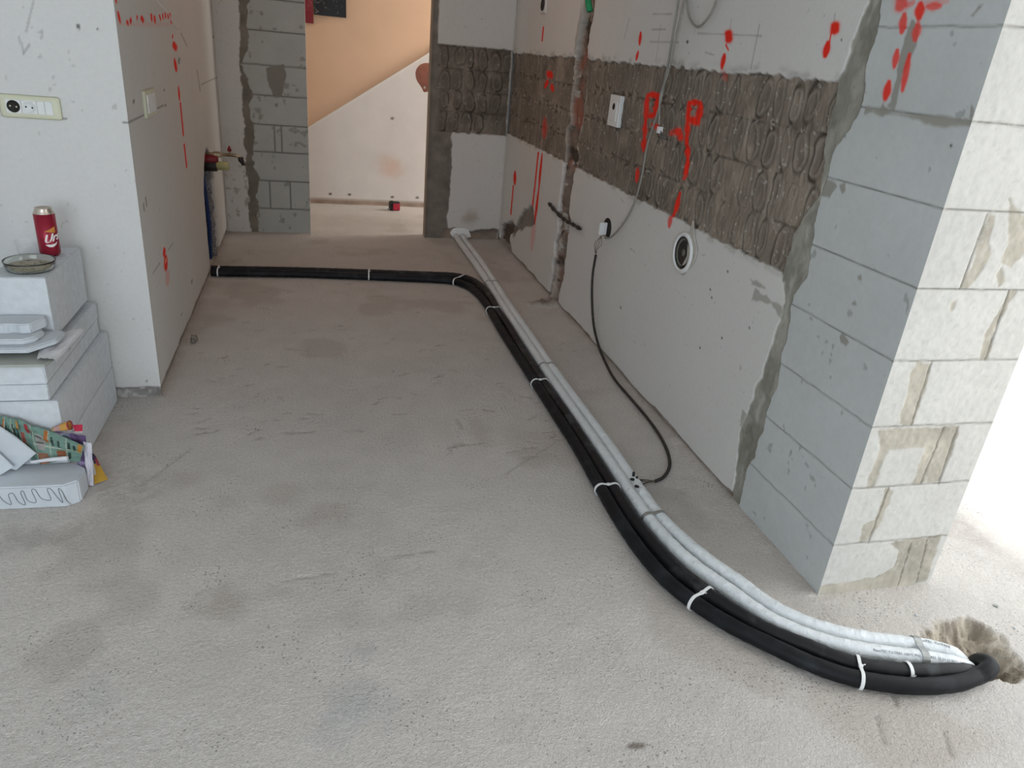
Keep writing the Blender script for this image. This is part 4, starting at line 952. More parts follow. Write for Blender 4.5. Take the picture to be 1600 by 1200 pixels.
# socket and switch bank on the front face
pA = at_y(4, 147, YF); pB = at_y(94, 154, YF); pC = at_y(94, 188, YF)
x0, x1 = -1.052, pB.x; z1 = pB.z+.004; z0 = pC.z
rt = empty('socket_bank', ((x0+x1)/2, YF, z0), 'cream wide frame with two round sockets and two switches on the left wall', 'socket')
zc = (z0+z1)/2; hh = (z1-z0)/2
rebase(box('frame', (x0, YF-.011, z0), (x1, YF+.003, z1), M['cream'], bev=.009), rt)
xi0, xi1 = x0+.020, x1-.024; W_ = (xi1-xi0)
cells = [(0, .335), (.335, .665), (.665, .83), (.83, 1)]
for k, (a, b_) in enumerate(cells):
    nm = 'socket_insert' if k < 2 else 'switch_rocker'
    c = rebase(box(nm, (xi0+a*W_+.0008, YF-.014, zc-hh*.58), (xi0+b_*W_-.0008, YF-.008, zc+hh*.58), M['white_plastic'], bev=.0012), rt)
    if k < 2:
        cx = xi0+(a+b_)/2*W_; r0 = hh*.50
        rebase(lathe('socket_well', [(0, -.0142), (r0*.94, -.0142), (r0*.97, -.0152), (r0*1.04, -.0152), (r0*1.06, -.0138)], M['dark'] if k == 0 else M['white_plastic'], seg=32, axis='Y', origin=(cx, YF, zc)), c)
        for s in (-1, 1):
            rebase(lathe('pin_hole', [(0, -.0152), (.0028, -.0152), (.0028, -.0140)], M['dark'] if k else M['cream'], seg=12, axis='Y', origin=(cx+s*.0095, YF, zc+s*-.001)), c)
# thin white wire poking out from the top of the kitchen side
wp = [at_left(u, v) for u, v in [(234, -30), (238, 0), (248, 18), (258, 33), (272, 45)]]
wq = [wp[0]+Vector((.004, 0, 0)), wp[1]+Vector((.02, 0, 0)), wp[2]+Vector((.035, 0, 0)), wp[3]+Vector((.03, 0, 0)), wp[4]+Vector((.012, 0, 0))]
tag(tube('loose_wire', catmull(wq, 6), .0022, M['tie_white'], seg=6), 'thin white wire hanging across the red spray marks on the left wall', 'wire')
# water tap and pipes in the slot
def ls(y): return (y-L0[1])/Ld.y
yt = 5.14
tp = empty('water_tap', lp(ls(yt), 0, .64), 'brass garden tap on a red and black fitting sticking out of the left wall', 'tap')
zt = at_x(345, 244, -.62).z*0+.700
def lt(name, pts, r, m, seg=14, rf=None, sm=True): return rebase(bmobj(name, tube_bm([lp(*q) for q in pts], r, seg, rf=rf), m, None, sm), tp)
sT = ls(5.12)
lt('stem_pipe', [(sT, -.06, .700), (sT, .115, .700)], .011, M['brass'])
lt('collar', [(sT, .03, .700), (sT, .036, .700), (sT, .075, .700), (sT, .081, .700)], .018, M['brass'], 6, rf=lambda i, n: [.012, .018, .018, .012][i], sm=False)
lt('spout', [(sT, .11, .700), (sT, .165, .699), (sT, .185, .694), (sT, .195, .680)], .010, M['brass'])
lt('hose_nozzle', [(sT, .195, .690), (sT, .195, .672), (sT, .205, .655), (sT, .210, .640)], .012, M['dark_metal'], rf=lambda i, n: [.017, .018, .013, .010][i])
lt('handle_stem', [(sT, .130, .706), (sT, .130, .728)], .006, M['brass'])
lt('handle', [(sT, .130, .722), (sT, .130, .732), (sT, .130, .748), (sT, .130, .756)], .01, M['red_plastic'], 8, rf=lambda i, n: [.011, .014, .007, .004][i])
lt('red_body', [(sT, -.055, .668), (sT, -.02, .668), (sT, .050, .668), (sT, .058, .668)], .03, M['red_plastic'], 20, rf=lambda i, n: [.026, .031, .031, .026][i])
lt('black_body', [(sT-.005, -.05, .628), (sT-.005, .045, .628), (sT-.005, .052, .628)], .033, M['dark_metal'], 20, rf=lambda i, n: [.034, .034, .030][i])
lt('meter_cap', [(sT-.01, .045, .632), (sT-.01, .050, .632), (sT-.01, .115, .632), (sT-.01, .121, .632)], .03, M['meter'], 24, rf=lambda i, n: [.022, .027, .027, .022][i])
def wob2(i, n): return .030+.004*math.sin(i*1.3)+.003*math.sin(i*2.9)
fp = [lp(ls(5.17), -.030, z) for z in np.linspace(.61, .03, 26)]
fp = [q+Vector((.003*math.sin(i*.8), .006*math.sin(i*.6), 0)) for i, q in enumerate(fp)]
tag(bmobj('felt_wrapped_pipe', tube_bm(fp, .03, 14, rf=wob2), M['fuzz'], None, True), 'pipe wrapped in speckled grey felt below the tap in the wall slot', 'pipe')
bp2 = catmull([lp(ls(5.09), -.040, .60), lp(ls(5.085), -.03, .45), lp(ls(5.08), -.022, .28), lp(ls(5.09), -.03, .12), lp(ls(5.10), -.035, .03)], 6)
tag(tube('blue_water_pipe', bp2, .013, M['blue'], seg=14), 'blue pipe beside the felt wrapped pipe in the left wall slot', 'pipe')

# ================================================================== STACK OF SLABS BY THE LEFT WALL
XS = -.821
GB = 'stacked pale blocks by the left wall'
def stackblock(name, x1, y0, y1, z0, z1, label, m='block', seed=0, x0=-1.42, cat='block', bev=.003, group=GB):
    return tag(rough_box(name, [(x0, y0), (x1, y0), (x1, y1), (x0, y1)], z0, z1, M[m], bev=bev, seed=seed), label, cat, group)
stackblock('concrete_block', XS, 2.372, 3.005, .0, .152, 'pale aerated concrete block at the very bottom of the stack by the left wall', seed=1)
stackblock('concrete_block', XS, 2.374, 3.000, .154, .305, 'pale aerated concrete block, second from the bottom of the stack', seed=2)
stackblock('concrete_block', XS-.022, 2.376, 2.985, .307, .366, 'thin pale block in the middle of the stack, under another thin slab', seed=3)
stackblock('concrete_block', XS-.020, 2.370, 2.985, .368, .432, 'upper thin pale slab, directly under the grey board', seed=4)
stackblock('concrete_block', XS-.036, 2.566, 2.955, .450, .655, 'topmost pale block holding the drinks can and glass dish', seed=5, x0=-1.022)
bd = tag(rough_box('grey_board', [(-1.40, 2.345), (-.832, 2.352), (-.797, 2.50), (-.86, 2.555), (-1.40, 2.555)], .4335, .4415, M['board'], bev=.0015, seed=6, jit=.0005), 'flat grey-green board sticking out between the stack and the small slabs', 'board')
# crumpled white packaging on the board
def sheet(name, corners, nu, nv, amp, seed, colf, label=None, cat=None, group=None, m='print', thick=.0006, fold=None, parent=None):
    """crumpled paper over four 3D corners: TL, TR, BR, BL"""
    U, V = np.meshgrid(np.linspace(0, 1, nu), np.linspace(0, 1, nv), indexing='ij')
    c = [np.array(q) for q in corners]
    P = (c[0]*(1-U[..., None])+c[1]*U[..., None])*(1-V[..., None])+(c[3]*(1-U[..., None])+c[2]*U[..., None])*V[..., None]
    nrm = np.cross(c[1]-c[0], c[3]-c[0]); nrm = nrm/np.linalg.norm(nrm)
    d = (np.abs(fbm(U, V, 2.2, 2, seed)-.5)*2+np.abs(fbm(U+V*.7, V-U*.4, 4.5, 2, seed+3)-.5)*1.0-.5)*amp
    if fold: d = d+fold(U, V)
    P = P+nrm*d[..., None]
    gsh = Grid(); gsh.patch(P, colf(U, V)); gsh.patch(P-nrm*thick, colf(U, V), flip=True)
    o = gsh.build(name, M[m])
    if label: tag(o, label, cat, group)
    if parent: rebase(o, parent)
    return o
white = lambda U, V: np.ones(U.shape+(3,))*np.array((.72, .72, .74))
zz0 = .450
sheet('white_packaging', [(-.90, 2.600, .452), (-.775, 2.625, .458), (-.800, 2.375, .448), (-.86, 2.38, .449)], 24, 24, .012, 3, white, 'crumpled white plastic packaging on the grey board beside the small slabs', 'packaging', fold=lambda U, V: .012*np.exp(-((U-.93)/.06)**2))
GSL = 'small cut foam slabs on the grey board'
tag(rough_box('foam_slab', [(-1.40, 2.395), (-.885, 2.395), (-.825, 2.470), (-.822, 2.545), (-1.40, 2.552)], .462, .480, M['slab'], bev=.004, seed=8), 'lowest small white slab on the grey board, with a cut-off corner', 'slab', GSL)
tag(rough_box('foam_slab', [(-1.40, 2.420), (-.905, 2.420), (-.875, 2.448), (-.868, 2.500), (-.90, 2.552), (-1.40, 2.552)], .481, .499, M['slab'], bev=.004, seed=9), 'middle small white slab of the three on the grey board', 'slab', GSL)
tag(rough_box('foam_slab', [(-1.40, 2.470), (-.965, 2.470), (-.955, 2.480), (-.93, 2.478), (-.925, 2.466), (-.892, 2.470), (-.868, 2.530), (-.872, 2.556), (-1.40, 2.556)], .500, .532, M['slab'], bev=.004, seed=10), 'topmost small white slab with a chipped notch, leaning against the block', 'slab', GSL)
# can
cx, cy, cz = -.918, 2.838, .656
can = empty('drinks_can', (cx, cy, cz), 'tall dark red drinks can with white script lettering on the top block', 'can')
RC, HC = .033, .166
rebase(lathe('can_body', [(.024, 0), (.027, .002), (RC-.0015, .009), (RC, .013), (RC, HC-.019)], M['can_red'], seg=48, origin=(cx, cy, cz)), can)
rebase(lathe('can_neck', [(RC, HC-.019), (RC-.0005, HC-.017), (RC-.007, HC-.006), (.0262, HC-.003), (.0268, HC), (.0250, HC), (.0235, HC-.005), (0, HC-.0055)], M['alu'], seg=48, origin=(cx, cy, cz)), can)
rebase(bmobj('pull_tab', box_bm((cx-.006, cy-.014, cz+HC-.0055), (cx+.006, cy+.006, cz+HC-.0035), .001), M['alu']), can)
def on_can(bm_or_me, ang0, zc, lift=.0006):
    for v in bm_or_me.vertices if hasattr(bm_or_me, 'vertices') else bm_or_me.verts:
        a = ang0+v.co.x/RC; r = RC+lift+v.co.z*.5
        v.co = Vector((cx+math.sin(a)*r, cy-math.cos(a)*r, zc+v.co.y))
def text_mesh(txt, size, shear=.0, extrude=.0004, offset=0):
    cu = bpy.data.curves.new('t', 'FONT'); cu.body = txt; cu.size = size; cu.extrude = extrude; cu.shear = shear; cu.offset = offset
    cu.align_x = 'LEFT'
    ob = bpy.data.objects.new('t', cu); C.objects.link(ob); dg = bpy.context.evaluated_depsgraph_get(); dg.update()
    me = bpy.data.meshes.new_from_object(ob.evaluated_get(dg)); bpy.data.objects.remove(ob); return me
face = math.atan2(cx, cy)*-1+math.pi*0             # side of the can that faces the room
me = text_mesh('Urs', .036, .35, offset=.0012)
for v in me.vertices: v.co.y += v.co.x*.22
on_can(me, -.12, cz+.050)
lt_ = link('script_lettering', me, M['white_ink']); rebase(lt_, can); lt_['label'] = 'white slanted script letters'
bm = bmesh.new(); pts = [(0, 0), (.01, -.007), (.022, -.008), (.034, -.001), (.040, .010), (.030, .004), (.018, .001), (.008, .002)]
vs = [bm.verts.new((x, y, 0)) for x, y in pts]; bm.faces.new(vs); bmesh.ops.subdivide_edges(bm, edges=bm.edges[:], cuts=1); bmesh.ops.triangulate(bm, faces=bm.faces[:])
on_can(bm, -.02, cz+.043); rebase(bmobj('swoosh', bm, M['white_ink']), can)
bm = bmesh.new(); nn = 8; tri = []
for i in range(nn+1):
    t = i/nn; tri.append((bm.verts.new((.034*t, .006*t+.010*t, .0)), bm.verts.new((.034*t, .006*t-.012*t-.0005, 0))))
for i in range(nn): bm.faces.new((tri[i][0], tri[i][1], tri[i+1][1], tri[i+1][0]))
bmesh.ops.remove_doubles(bm, verts=bm.verts[:], dist=.0001)
on_can(bm, .10, cz+.090); rebase(bmobj('gold_wedge', bm, M['gold']), can)
# glass dish
gx, gy, gz = -.925, 2.655, .656
ds = empty('glass_dish', (gx, gy, gz), 'round glass dish with sandy dregs at the front of the top block', 'dish')
rebase(lathe('dish', [(0, .0), (.060, .0), (.068, .004), (.0735, .018), (.0755, .030), (.0765, .033), (.0745, .034), (.0715, .028), (.069, .018), (.064, .008), (.056, .0045), (0, .0045)], M['glass'], seg=64, origin=(gx, gy, gz)), ds)
rebase(lathe('dregs', [(0, .0060), (.055, .0060), (.0625, .0095), (.0655, .015), (.062, .0145), (.03, .0115), (0, .0125)], M['dirt'], seg=48, origin=(gx, gy, gz)), ds)
for k in range(14):
    a = rr.uniform(0, 6.28); r_ = rr.uniform(0, .058); c = Vector((gx+r_*math.cos(a), gy+r_*math.sin(a), gz+.0145)); s_ = rr.uniform(.0015, .0035)
    bm = bmesh.new(); bmesh.ops.create_icosphere(bm, subdivisions=1, radius=s_); bmesh.ops.translate(bm, verts=bm.verts[:], vec=c)
    rebase(bmobj('crumb', bm, M['dirt']), ds)
# clear plastic cup behind the dish, in front of the can
cup = lathe('plastic_cup', [(0, .0), (.024, 0), (.0255, .003), (.033, .066), (.0345, .068), (.0345, .070), (.0325, .070), (.0245, .005), (0, .004)], M['thin'], seg=40, origin=(-.962, 2.762, .656))
tag(cup, 'small clear plastic cup between the glass dish and the red can', 'cup')

# ================================================================== SLABS AND PAPERS AT THE FOOT OF THE STACK
fb = rough_box('foam_block', [(-1.42, 2.236), (-.800, 2.224), (-.764, 2.250), (-.762, 2.330), (-.800, 2.366), (-1.42, 2.368)], .0, .082, M['slab'], bev=.005, seed=12, jit=.0003)
tag(fb, 'long white slab with a pencilled zigzag lying on the floor in front of the stack', 'slab')
zig = [(0, 775), (6, 782), (18, 788), (14, 772), (20, 770), (30, 784), (40, 788), (33, 768), (36, 766), (45, 782), (57, 784), (50, 764), (54, 762), (66, 778), (80, 780), (74, 760), (78, 758), (90, 775), (99, 784), (92, 762), (96, 764), (106, 782), (112, 786)]
zp = [at_y(u, v, 2.2290) for u, v in zig]
zpp = []
for q in zp: zpp.append(Vector((q.x, 2.2236-(q.x+.8)*.01935, min(max(q.z, .010), .072))))
rebase(tube('pencil_zigzag', catmull(zpp, 5), .0011, M['groove'], seg=5), fb)
# two white boards leaning on the front slab
def slab3(name, corners, th, m, label, cat, group=None):
    c = [Vector(q) for q in corners]; n_ = (c[1]-c[0]).cross(c[-1]-c[0]).normalized()
    bm = bmesh.new(); a = [bm.verts.new(q) for q in c]; b_ = [bm.verts.new(q-n_*th) for q in c]; N = len(c)
    bm.faces.new(a); bm.faces.new(b_[::-1])
    for i in range(N): bm.faces.new((a[i], b_[i], b_[(i+1) % N], a[(i+1) % N]))
    bmesh.ops.bevel(bm, geom=bm.edges[:], offset=.0015, segments=2, affect='EDGES')
    return tag(bmobj(name, bm, M[m]), label, cat, group)
def slanted(u, v, y, k=0): return at_y(u, v, y)
slab3('white_board', [at_y(25, 735, 2.322), at_y(56, 709, 2.312), at_y(24, 684, 2.318), at_y(-60, 628, 2.335), at_y(-60, 715, 2.330)], .006, 'slab', 'upper of two white boards leaning over the newspapers at the left', 'board', 'white boards leaning at the stack')
slab3('white_board', [at_y(-4, 745, 2.296), at_y(21, 730, 2.300), at_y(-2, 708, 2.302), at_y(-60, 680, 2.304), at_y(-60, 750, 2.296)], .006, 'slab', 'lower white board end on the slab, mostly under the other white board', 'board', 'white boards leaning at the stack')
# printed papers
def green_print(U, V):
    c = np.ones(U.shape+(3,))*np.array((.22, .37, .31))
    c = c*(1+(fbm(U*3, V, 6, 3, 5)-.5)*.3)[..., None]
    gx_ = np.minimum(np.abs(U-.22), np.minimum(np.abs(U-.46), np.abs(U-.72))); c = mixc(c, (.58, .62, .50), (gx_ < .006)*1.)
    c = mixc(c, (.55, .60, .48), ((np.abs(V-.50) < .012) & (U > .2))*1.)
    def blk_(u0, u1, v0, v1, col):
        nonlocal c
        c = mixc(c, col, ((U > u0) & (U < u1) & (V > v0) & (V < v1))*1.)
    blk_(.12, .18, .05, .28, (.45, .05, .06)); blk_(.19, .215, .10, .30, (.04, .06, .05)); blk_(.25, .38, .22, .62, (.45, .42, .40)); blk_(.26, .37, .26, .30, (.10, .12, .10)); blk_(.26, .37, .42, .46, (.10, .12, .10))
    blk_(.40, .455, .05, .40, (.60, .20, .05)); blk_(.24, .42, .70, .98, (.34, .16, .10)); blk_(.50, .53, .15, .45, (.03, .05, .04)); blk_(.60, .63, .20, .45, (.03, .05, .04)); blk_(.52, .54, .22, .34, (.03, .05, .04))
    blk_(.56, .70, .60, .98, (.38, .12, .05)); blk_(.74, .79, .15, .48, (.03, .05, .04)); blk_(.74, .80, .60, .9, (.04, .07, .05)); blk_(.84, .87, .20, .5, (.03, .05, .04)); blk_(.90, .98, .05, .5, (.62, .28, .05)); blk_(.02, .08, .3, .8, (.40, .10, .08))
    c = c*.72
    rows_ = (np.sin(V*95) > .2) & (fbm(U*6, V*6, 6, 2, 9) > .5) & (U > .46); c = mixc(c, (.12, .2, .17), rows_*.25)
    return c
GN = 'crumpled printed papers by the stack'
def nz(u, v, z): return at_z(u, v, z)
def ny(u, v, y): return at_y(u, v, y)
sheet('newspaper', [ny(-8, 646, 2.352), ny(26, 655, 2.352), ny(50, 712, 2.345), ny(-30, 700, 2.345)], 40, 40, .022, 11, green_print, 'torn green printed paper end at the far left behind the white board', 'newspaper', GN)
sheet('newspaper', [ny(22, 652, 2.356), ny(132, 697, 2.335), ny(127, 719, 2.325), ny(46, 724, 2.335)], 70, 50, .018, 12, green_print, 'crumpled green printed brochure with red and orange pictures', 'newspaper', GN, fold=lambda U, V: .012*np.sin(U*9+V*2)*(V))
def purple(U, V):
    c = np.ones(U.shape+(3,))*np.array((.34, .27, .42)); c = mixc(c, (.13, .08, .18), (V < .38)*1.); c = mixc(c, (.60, .58, .66), ((V > .06) & (V < .12) & (U < .5))*1.)
    c = mixc(c, (.20, .22, .30), ((U > .35) & (U < .55) & (V < .3))*1.); return mixc(c, (.10, .06, .12), ((np.abs(V-.62) < .05) & (U > .7))*1.)
sheet('newspaper', [ny(76, 672, 2.362), ny(134, 680, 2.372), ny(142, 738, 2.372), ny(112, 716, 2.350)], 50, 50, .016, 13, purple, 'purple printed leaflet sticking out right of the green brochure', 'newspaper', GN)
sheet('newspaper', [ny(112, 704, 2.345), ny(133, 700, 2.352), nz(140, 756, .006), nz(130, 745, .020)], 24, 40, .006, 14, purple, 'narrow purple leaflet edge hanging down to the floor', 'newspaper', GN)
whitep = lambda U, V: mixc(np.ones(U.shape+(3,))*np.array((.66, .64, .70)), (.30, .29, .34), ((np.abs(U-.45) < .035) & (fbm(U*30, V*60, 2, 2, 5) > .45))*.7)
sheet('newspaper', [ny(130, 690, 2.350), ny(143, 692, 2.345), nz(147, 759, .004), nz(136, 757, .008)], 16, 50, .006, 15, whitep, 'long narrow white printed strip folded down onto the floor', 'newspaper', GN)
def yellow(U, V):
    c = np.ones(U.shape+(3,))*np.array((.55, .33, .05)); c = mixc(c, (.06, .04, .10), ((V < .38) & (U < .95))*1.); c = mixc(c, (.62, .58, .60), ((np.abs(U-.15) < .14) & (V > .25) & (V < .72))*1.)
    return mixc(c, (.35, .06, .08), ((U > .6) & (V > .2) & (V < .45))*1.)
sheet('magazine', [nz(140, 708, .07), nz(147, 709, .06), nz(169, 749, .004), nz(147, 757, .004)], 24, 24, .004, 16, yellow, 'yellow magazine corner lying on the floor at the right of the papers', 'magazine', m='print')
def red(U, V):
    c = np.ones(U.shape+(3,))*np.array((.52, .03, .07)); return mixc(c, (.60, .50, .50), (V > .85)*1.)
sheet('newspaper', [ny(114, 664, 2.390), ny(129, 663, 2.395), ny(129, 676, 2.385), ny(117, 676, 2.380)], 16, 16, .004, 17, red, 'small red printed paper corner behind the purple leaflet', 'newspaper', GN)
def magz(U, V):
    c = np.ones(U.shape+(3,))*np.array((.50, .30, .28)); c = mixc(c, (.62, .33, .08), (U > .5)*1.); c = mixc(c, (.35, .04, .06), (U > .93)*1.); return mixc(c, (.30, .25, .12), (U < .12)*1.)
# rolled up orange and pink magazine
a0, a1 = ny(82, 671, 2.350), ny(110, 664, 2.350); T = (a1-a0).normalized(); sd = T.cross(Vector((0, 0, 1))).normalized(); up_ = sd.cross(T)
Ug, Vg = np.meshgrid(np.linspace(0, 1, 30), np.linspace(0, 1, 30), indexing='ij'); ang = Vg*2*math.pi*1.15; rad = .006+.008*Ug+.002*Vg
ctr = np.array(a0)*(1-Ug[..., None])+np.array(a1)*Ug[..., None]
Pm = ctr+np.array(sd)*(np.cos(ang)*rad*1.25)[..., None]+np.array(up_)*(np.sin(ang)*rad)[..., None]
gm = Grid(); gm.patch(Pm, magz(Ug, Vg)); tag(gm.build('rolled_magazine', M['print']), 'rolled orange and pink magazine poking out above the purple leaflet', 'magazine')
# rolled white edge under the brochure
a0, a1 = ny(48, 722, 2.318), ny(106, 716, 2.318)
rp = bmobj('rolled_paper', tube_bm(catmull([a0, a0.lerp(a1, .5)+Vector((0, 0, .002)), a1], 8), .0075, 16, rf=lambda i, n: .0045+.0035*i/n, caps=False), M['paper'], None, True)
sol = rp.modifiers.new('thickness', 'SOLIDIFY'); sol.thickness = .001
tag(rp, 'rolled white newspaper edge lying on the floor slab', 'newspaper')

# ================================================================== SMALL THINGS ON THE FLOOR
def lump(name, c, r, m, label, cat, seed, sx=1, sz=.6, group=None):
    bm = bmesh.new(); bmesh.ops.create_icosphere(bm, subdivisions=3, radius=r); rq = random.Random(seed); k = [rq.uniform(0, 6) for _ in range(6)]
    for v in bm.verts:
        d = v.co.normalized(); q = 1+.28*math.sin(d.x*3.1+k[0])*math.sin(d.y*3.7+k[1])+.16*math.sin(d.z*5+k[2]+d.x*4)+.10*math.sin(d.y*9+k[3])
        v.co = Vector((v.co.x*sx, v.co.y, v.co.z*sz))*q
    zmin = min(v.co.z for v in bm.verts); bmesh.ops.translate(bm, verts=bm.verts[:], vec=Vector((c.x, c.y, -zmin-.001+c.z)))
    return tag(bmobj(name, bm, M[m], None, True), label, cat, group)
lump('debris_lump', at_z(304, 536), .016, 'rubble', 'small dark lump of debris on the floor beside the left wall', 'debris', 2, 1, 1.2)
lump('debris_lump', at_z(850, 570), .010, 'rubble', 'tiny dark crumb against the white pipes midway along', 'debris', 7, 1, .6)
GP = 'small stone crumbs round the floor hole'
for k, (u, v, r_, lb) in enumerate([(1432, 962, .004, 'tiny stone crumb between the pier foot and the floor hole'), (1556, 947, .006, 'tiny stone crumb behind the floor hole towards the bright terrace side'), (1586, 982, .004, 'tiny stone crumb at the right edge of the photo beside the floor hole')]):
    lump('stone_crumb', at_z(u, v), r_, 'board' if k % 2 else 'block', lb, 'stone', 20+k, 1.2, .6, GP)
# tape measure in the hall
tc = at_z(616, 329)
tm = empty('tape_measure', (tc.x, tc.y, 0), 'small red and black tape measure on the hall floor beyond the doorway', 'tape measure')
ang = .3
def tbox(nm, lo, hi, m, bev):
    bm = box_bm(Vector(lo)*1.35, Vector(hi)*1.35, bev, 3); bmesh.ops.rotate(bm, verts=bm.verts[:], cent=(0, 0, 0), matrix=Matrix.Rotation(ang, 3, 'Z')); bmesh.ops.translate(bm, verts=bm.verts[:], vec=(tc.x, tc.y, 0)); return rebase(bmobj(nm, bm, M[m]), tm)
tbox('case', (-.036, -.018, 0), (.036, .020, .062), 'tape_black', .009)
tbox('side_shell', (-.018, -.024, .006), (.034, -.014, .052), 'tape_red', .005)
tbox('tape_hook', (-.046, -.008, .004), (-.034, .008, .018), 'strap', .001)
tbox('lock_button', (-.030, -.010, .056), (-.010, .010, .068), 'tape_black', .003)

# ================================================================== PICTURES ON THE HALL WALL
def canvas(name, x0, x1, z0, z1, label, seed, redness):
    nx, nz_ = int((x1-x0)/.006)+2, int((z1-z0)/.006)+2
    X, Zc = np.meshgrid(np.linspace(x0, x1, nx), np.linspace(z0, z1, nz_), indexing='ij')
    c = np.ones(X.shape+(3,))*np.array((.012, .011, .012))
    c = redness(X, Zc, c)
    gq = Grid(); gq.patch(np.stack([X, np.full_like(X, YH-.002), Zc], -1), c)
    Y0, Y1 = YH-.002, YH+.029
    for a, b_ in [((x0, z0), (x1, z0)), ((x1, z0), (x1, z1)), ((x1, z1), (x0, z1)), ((x0, z1), (x0, z0))]:
        gq.quad((a[0], Y0, a[1]), (b_[0], Y0, b_[1]), (b_[0], Y1, b_[1]), (a[0], Y1, a[1]), (.015, .012, .012))
    return tag(gq.build(name, M['canvas']), label, 'picture', 'dark canvas pictures on the hall wall')
pc1 = at_y(541, 28, YH); pc0 = at_y(491, 24, YH); pl0 = at_y(491, 37, YH)
def dark_art(X, Zc, c):
    s = sst(.56, .66, fbm(X, Zc, 9, 3, 301))*sst(pc0.x+.14, pc0.x, X); c = mixc(c, (.30, .02, .02), s)
    ln = np.exp(-((fbm(X, Zc, 16, 3, 302)-.5)/.012)**2)*sst(pc0.x+.17, pc0.x+.06, X); c = mixc(c, (.38, .34, .32), ln*.6)
    return mixc(c, (.25, .24, .23), sst(.82, .87, fbm(X*1.6, Zc, 60, 2, 303))*.6)
def red_art(X, Zc, c):
    c = mixc(c, (.26, .03, .04), sst(.42, .56, fbm(X, Zc, 12, 3, 304))); c = mixc(c, (.24, .02, .03), sst(pl0.z+.14, pl0.z+.10, Zc))
    ln = np.exp(-((fbm(X, Zc, 14, 3, 305)-.5)/.012)**2); return mixc(c, (.36, .32, .30), ln*.45*(Zc > pl0.z+.1))
canvas('canvas_picture', pc0.x, pc1.x, pc1.z, pc1.z+.75, 'black abstract canvas with white splashes on the peach hall wall', 1, dark_art)
canvas('canvas_picture', pl0.x-.28, pl0.x-.006, pl0.z, pl0.z+.95, 'red and black canvas hanging lower, cut off by the doorway edge', 2, red_art)

# ================================================================== PERSON BENDING BEHIND THE DOOR JAMB
def skin(name, pts, edges, radii, m, parent=None, root=0, sub=2):
    me = bpy.data.meshes.new(name); me.from_pydata([tuple(p) for p in pts], edges, []); me.update()
    o = link(name, me, None); md = o.modifiers.new('skin', 'SKIN'); md.use_smooth_shade = True
    for i, r in enumerate(radii):
        s = me.skin_vertices[0].data[i]; s.radius = (r, r) if not isinstance(r, tuple) else r; s.use_root = (i == root)
    sb = o.modifiers.new('sub', 'SUBSURF'); sb.levels = sb.render_levels = sub
    dg = bpy.context.evaluated_depsgraph_get(); dg.update()
    me2 = bpy.data.meshes.new_from_object(o.evaluated_get(dg)); nm = o.name; bpy.data.objects.remove(o)
    q = link(name, me2, m if isinstance(m, (list, tuple)) else [m]); smooth(q)
    return q
PX0, PY0 = 1.62, 6.60
body_pts = [(PX0, PY0, .92), (PX0-.12, PY0, 1.06), (PX0-.30, PY0, 1.15), (PX0-.44, PY0, 1.19), (PX0-.53, PY0, 1.20), (PX0-.60, PY0, 1.20),   # pelvis, spine, chest, neck base, neck, skull base
            (PX0+.02, PY0-.10, .86), (PX0-.03, PY0-.13, .50), (PX0+.03, PY0-.14, .10), (PX0-.14, PY0-.16, .035),
            (PX0+.02, PY0+.10, .86), (PX0-.03, PY0+.13, .50), (PX0+.03, PY0+.14, .10), (PX0-.14, PY0+.16, .035),
            (PX0-.40, PY0-.19, 1.16), (PX0-.42, PY0-.21, .88), (PX0-.50, PY0-.15, .66), (PX0-.53, PY0-.13, .60),
            (PX0-.40, PY0+.19, 1.16), (PX0-.42, PY0+.21, .88), (PX0-.50, PY0+.15, .66), (PX0-.53, PY0+.13, .60)]
body_e = [(0, 1), (1, 2), (2, 3), (3, 4), (4, 5), (0, 6), (6, 7), (7, 8), (8, 9), (0, 10), (10, 11), (11, 12), (12, 13), (3, 14), (14, 15), (15, 16), (16, 17), (3, 18), (18, 19), (19, 20), (20, 21)]
body_r = [.15, .14, .16, .13, .060, .058, .10, .065, .05, .045, .10, .065, .05, .045, .065, .045, .030, .026, .065, .045, .030, .026]
person = skin('person', body_pts, body_e, body_r, [M['skin'], M['shirt'], M['trousers'], M['boot']])
for pg in person.data.polygons:
    c = pg.center
    if c.z < .14: k = 3
    elif c.z < .98 and c.x > PX0-.25: k = 2
    elif c.x > PX0-.475 and (c.z > .98 or c.x < PX0-.2) and not (c.z < .86): k = 1
    else: k = 0
    pg.material_index = k
tag(person, 'person bending forward behind the right door jamb, only the bald head showing', 'person')
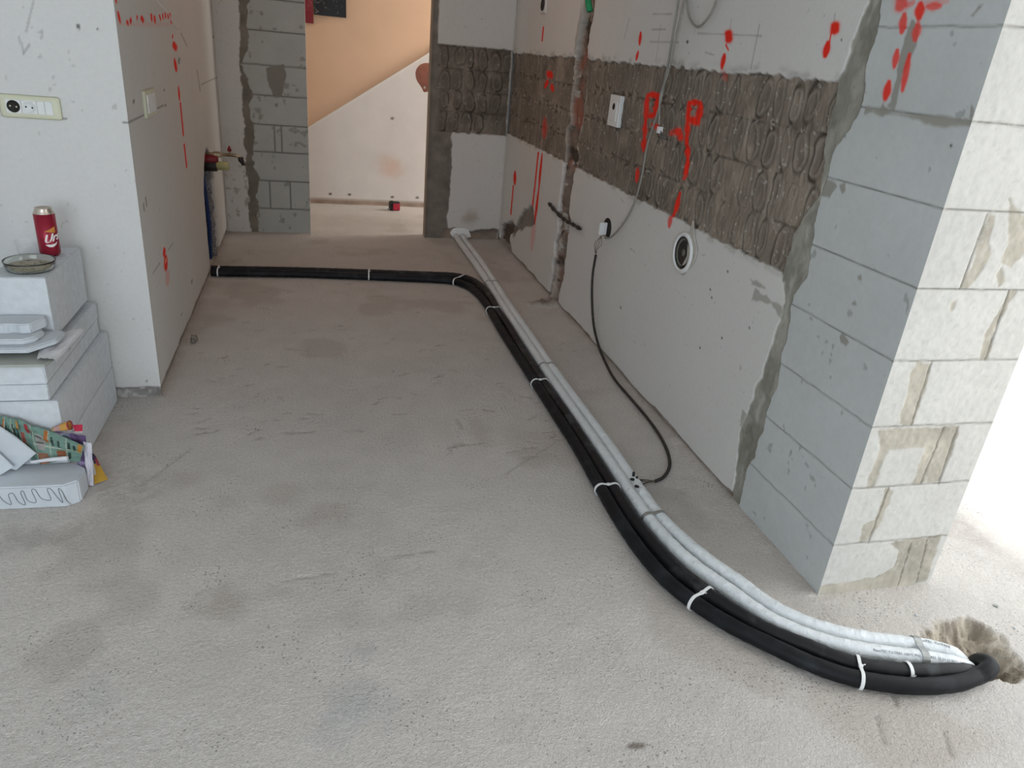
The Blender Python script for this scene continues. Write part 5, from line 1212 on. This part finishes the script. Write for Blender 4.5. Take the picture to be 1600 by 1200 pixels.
# head: crown towards the doorway, face down; brow, nose, mouth, chin and ears shaped
HC_ = Vector((PX0-.700, PY0, 1.205))
def tip(p):
    d = p-HC_; tl = .50
    return HC_+Vector((d.x*math.cos(tl)+d.z*math.sin(tl), d.y, -d.x*math.sin(tl)+d.z*math.cos(tl)))
bm = bmesh.new(); bmesh.ops.create_uvsphere(bm, u_segments=40, v_segments=28, radius=1)
for v in bm.verts:
    d = v.co.copy()                                   # local: z = crown, -y = face, x = sideways
    x, y, z = d.x*.078, d.y*.102, d.z*.122
    if d.z < -.1: x *= 1-.28*min(1, (-d.z-.1)); 
    if d.y < 0 and d.z < -.2: y -= .012*math.exp(-((d.z+.75)/.25)**2)
    nose = math.exp(-(d.x/.16)**2)*math.exp(-((d.z+.18)/.20)**2)*(1 if d.y < -.3 else 0); y -= .026*nose*(1 if d.z < .05 else .5)
    brow = math.exp(-((d.z-.12)/.09)**2)*(1 if d.y < -.5 else 0); y -= .005*brow
    for s in (-1, 1):
        y += .010*math.exp(-((d.x-s*.38)/.15)**2)*math.exp(-((d.z+.02)/.10)**2)*(1 if d.y < -.3 else 0)
    y += .004*math.exp(-((d.z+.52)/.04)**2)*(1 if d.y < -.5 else 0)
    # tip the head over: crown (+z) points to -x, face (-y) points down
    tl = .50; lx, lz = -z, y
    v.co = HC_+Vector((lx*math.cos(tl)+lz*math.sin(tl), x, -lx*math.sin(tl)+lz*math.cos(tl)))
head = rebase(bmobj('head', bm, M['skin'], None, True), person)
for s in (-1, 1):
    bm = bmesh.new(); bmesh.ops.create_uvsphere(bm, u_segments=14, v_segments=10, radius=1)
    for v in bm.verts: v.co = tip(HC_+Vector((.015+v.co.z*.030, s*.080+v.co.x*.009, .006+v.co.y*.019)))
    rebase(bmobj('ear', bm, M['skin'], None, True), person)
    rebase(lathe('eye', [(0, -.011), (.007, -.009), (.011, 0), (.007, .009), (0, .011)], M['eye'], seg=14, origin=tip(HC_+Vector((.004, s*.030, -.092)))), person)
bm = box_bm((-.003, -.022, -.004), (.003, .022, .004), .003); bmesh.ops.translate(bm, verts=bm.verts[:], vec=tip(HC_+Vector((.064, 0, -.094))))
rebase(bmobj('mouth', bm, M['lip']), person)
for sy in (-1, 1):                                   # hands, resting on the thighs' height, five fingers each
    wx, wy, wz = PX0-.53, PY0+sy*.13, .60
    pts = [(wx, wy, wz), (wx-.015, wy, wz-.045), (wx-.025, wy, wz-.085)]; ed = [(0, 1), (1, 2)]; rd_ = [(.026, .020), (.034, .016), (.036, .014)]
    for k, (off, L) in enumerate([(-.028, .070), (-.010, .080), (.009, .076), (.027, .060)]):
        b0 = len(pts); pts += [(wx-.030, wy+off, wz-.095), (wx-.034, wy+off*1.1, wz-.095-L*.45), (wx-.026, wy+off*1.1, wz-.095-L*.8), (wx-.012, wy+off*1.1, wz-.095-L)]
        ed += [(2, b0), (b0, b0+1), (b0+1, b0+2), (b0+2, b0+3)]; rd_ += [.010, .0085, .008, .0065]
    b0 = len(pts); pts += [(wx-.02, wy-sy*.040, wz-.055), (wx-.026, wy-sy*.058, wz-.085), (wx-.026, wy-sy*.060, wz-.108)]; ed += [(1, b0), (b0, b0+1), (b0+1, b0+2)]; rd_ += [.012, .010, .008]
    rebase(skin('hand', pts, ed, rd_, M['skin'], sub=2), person)
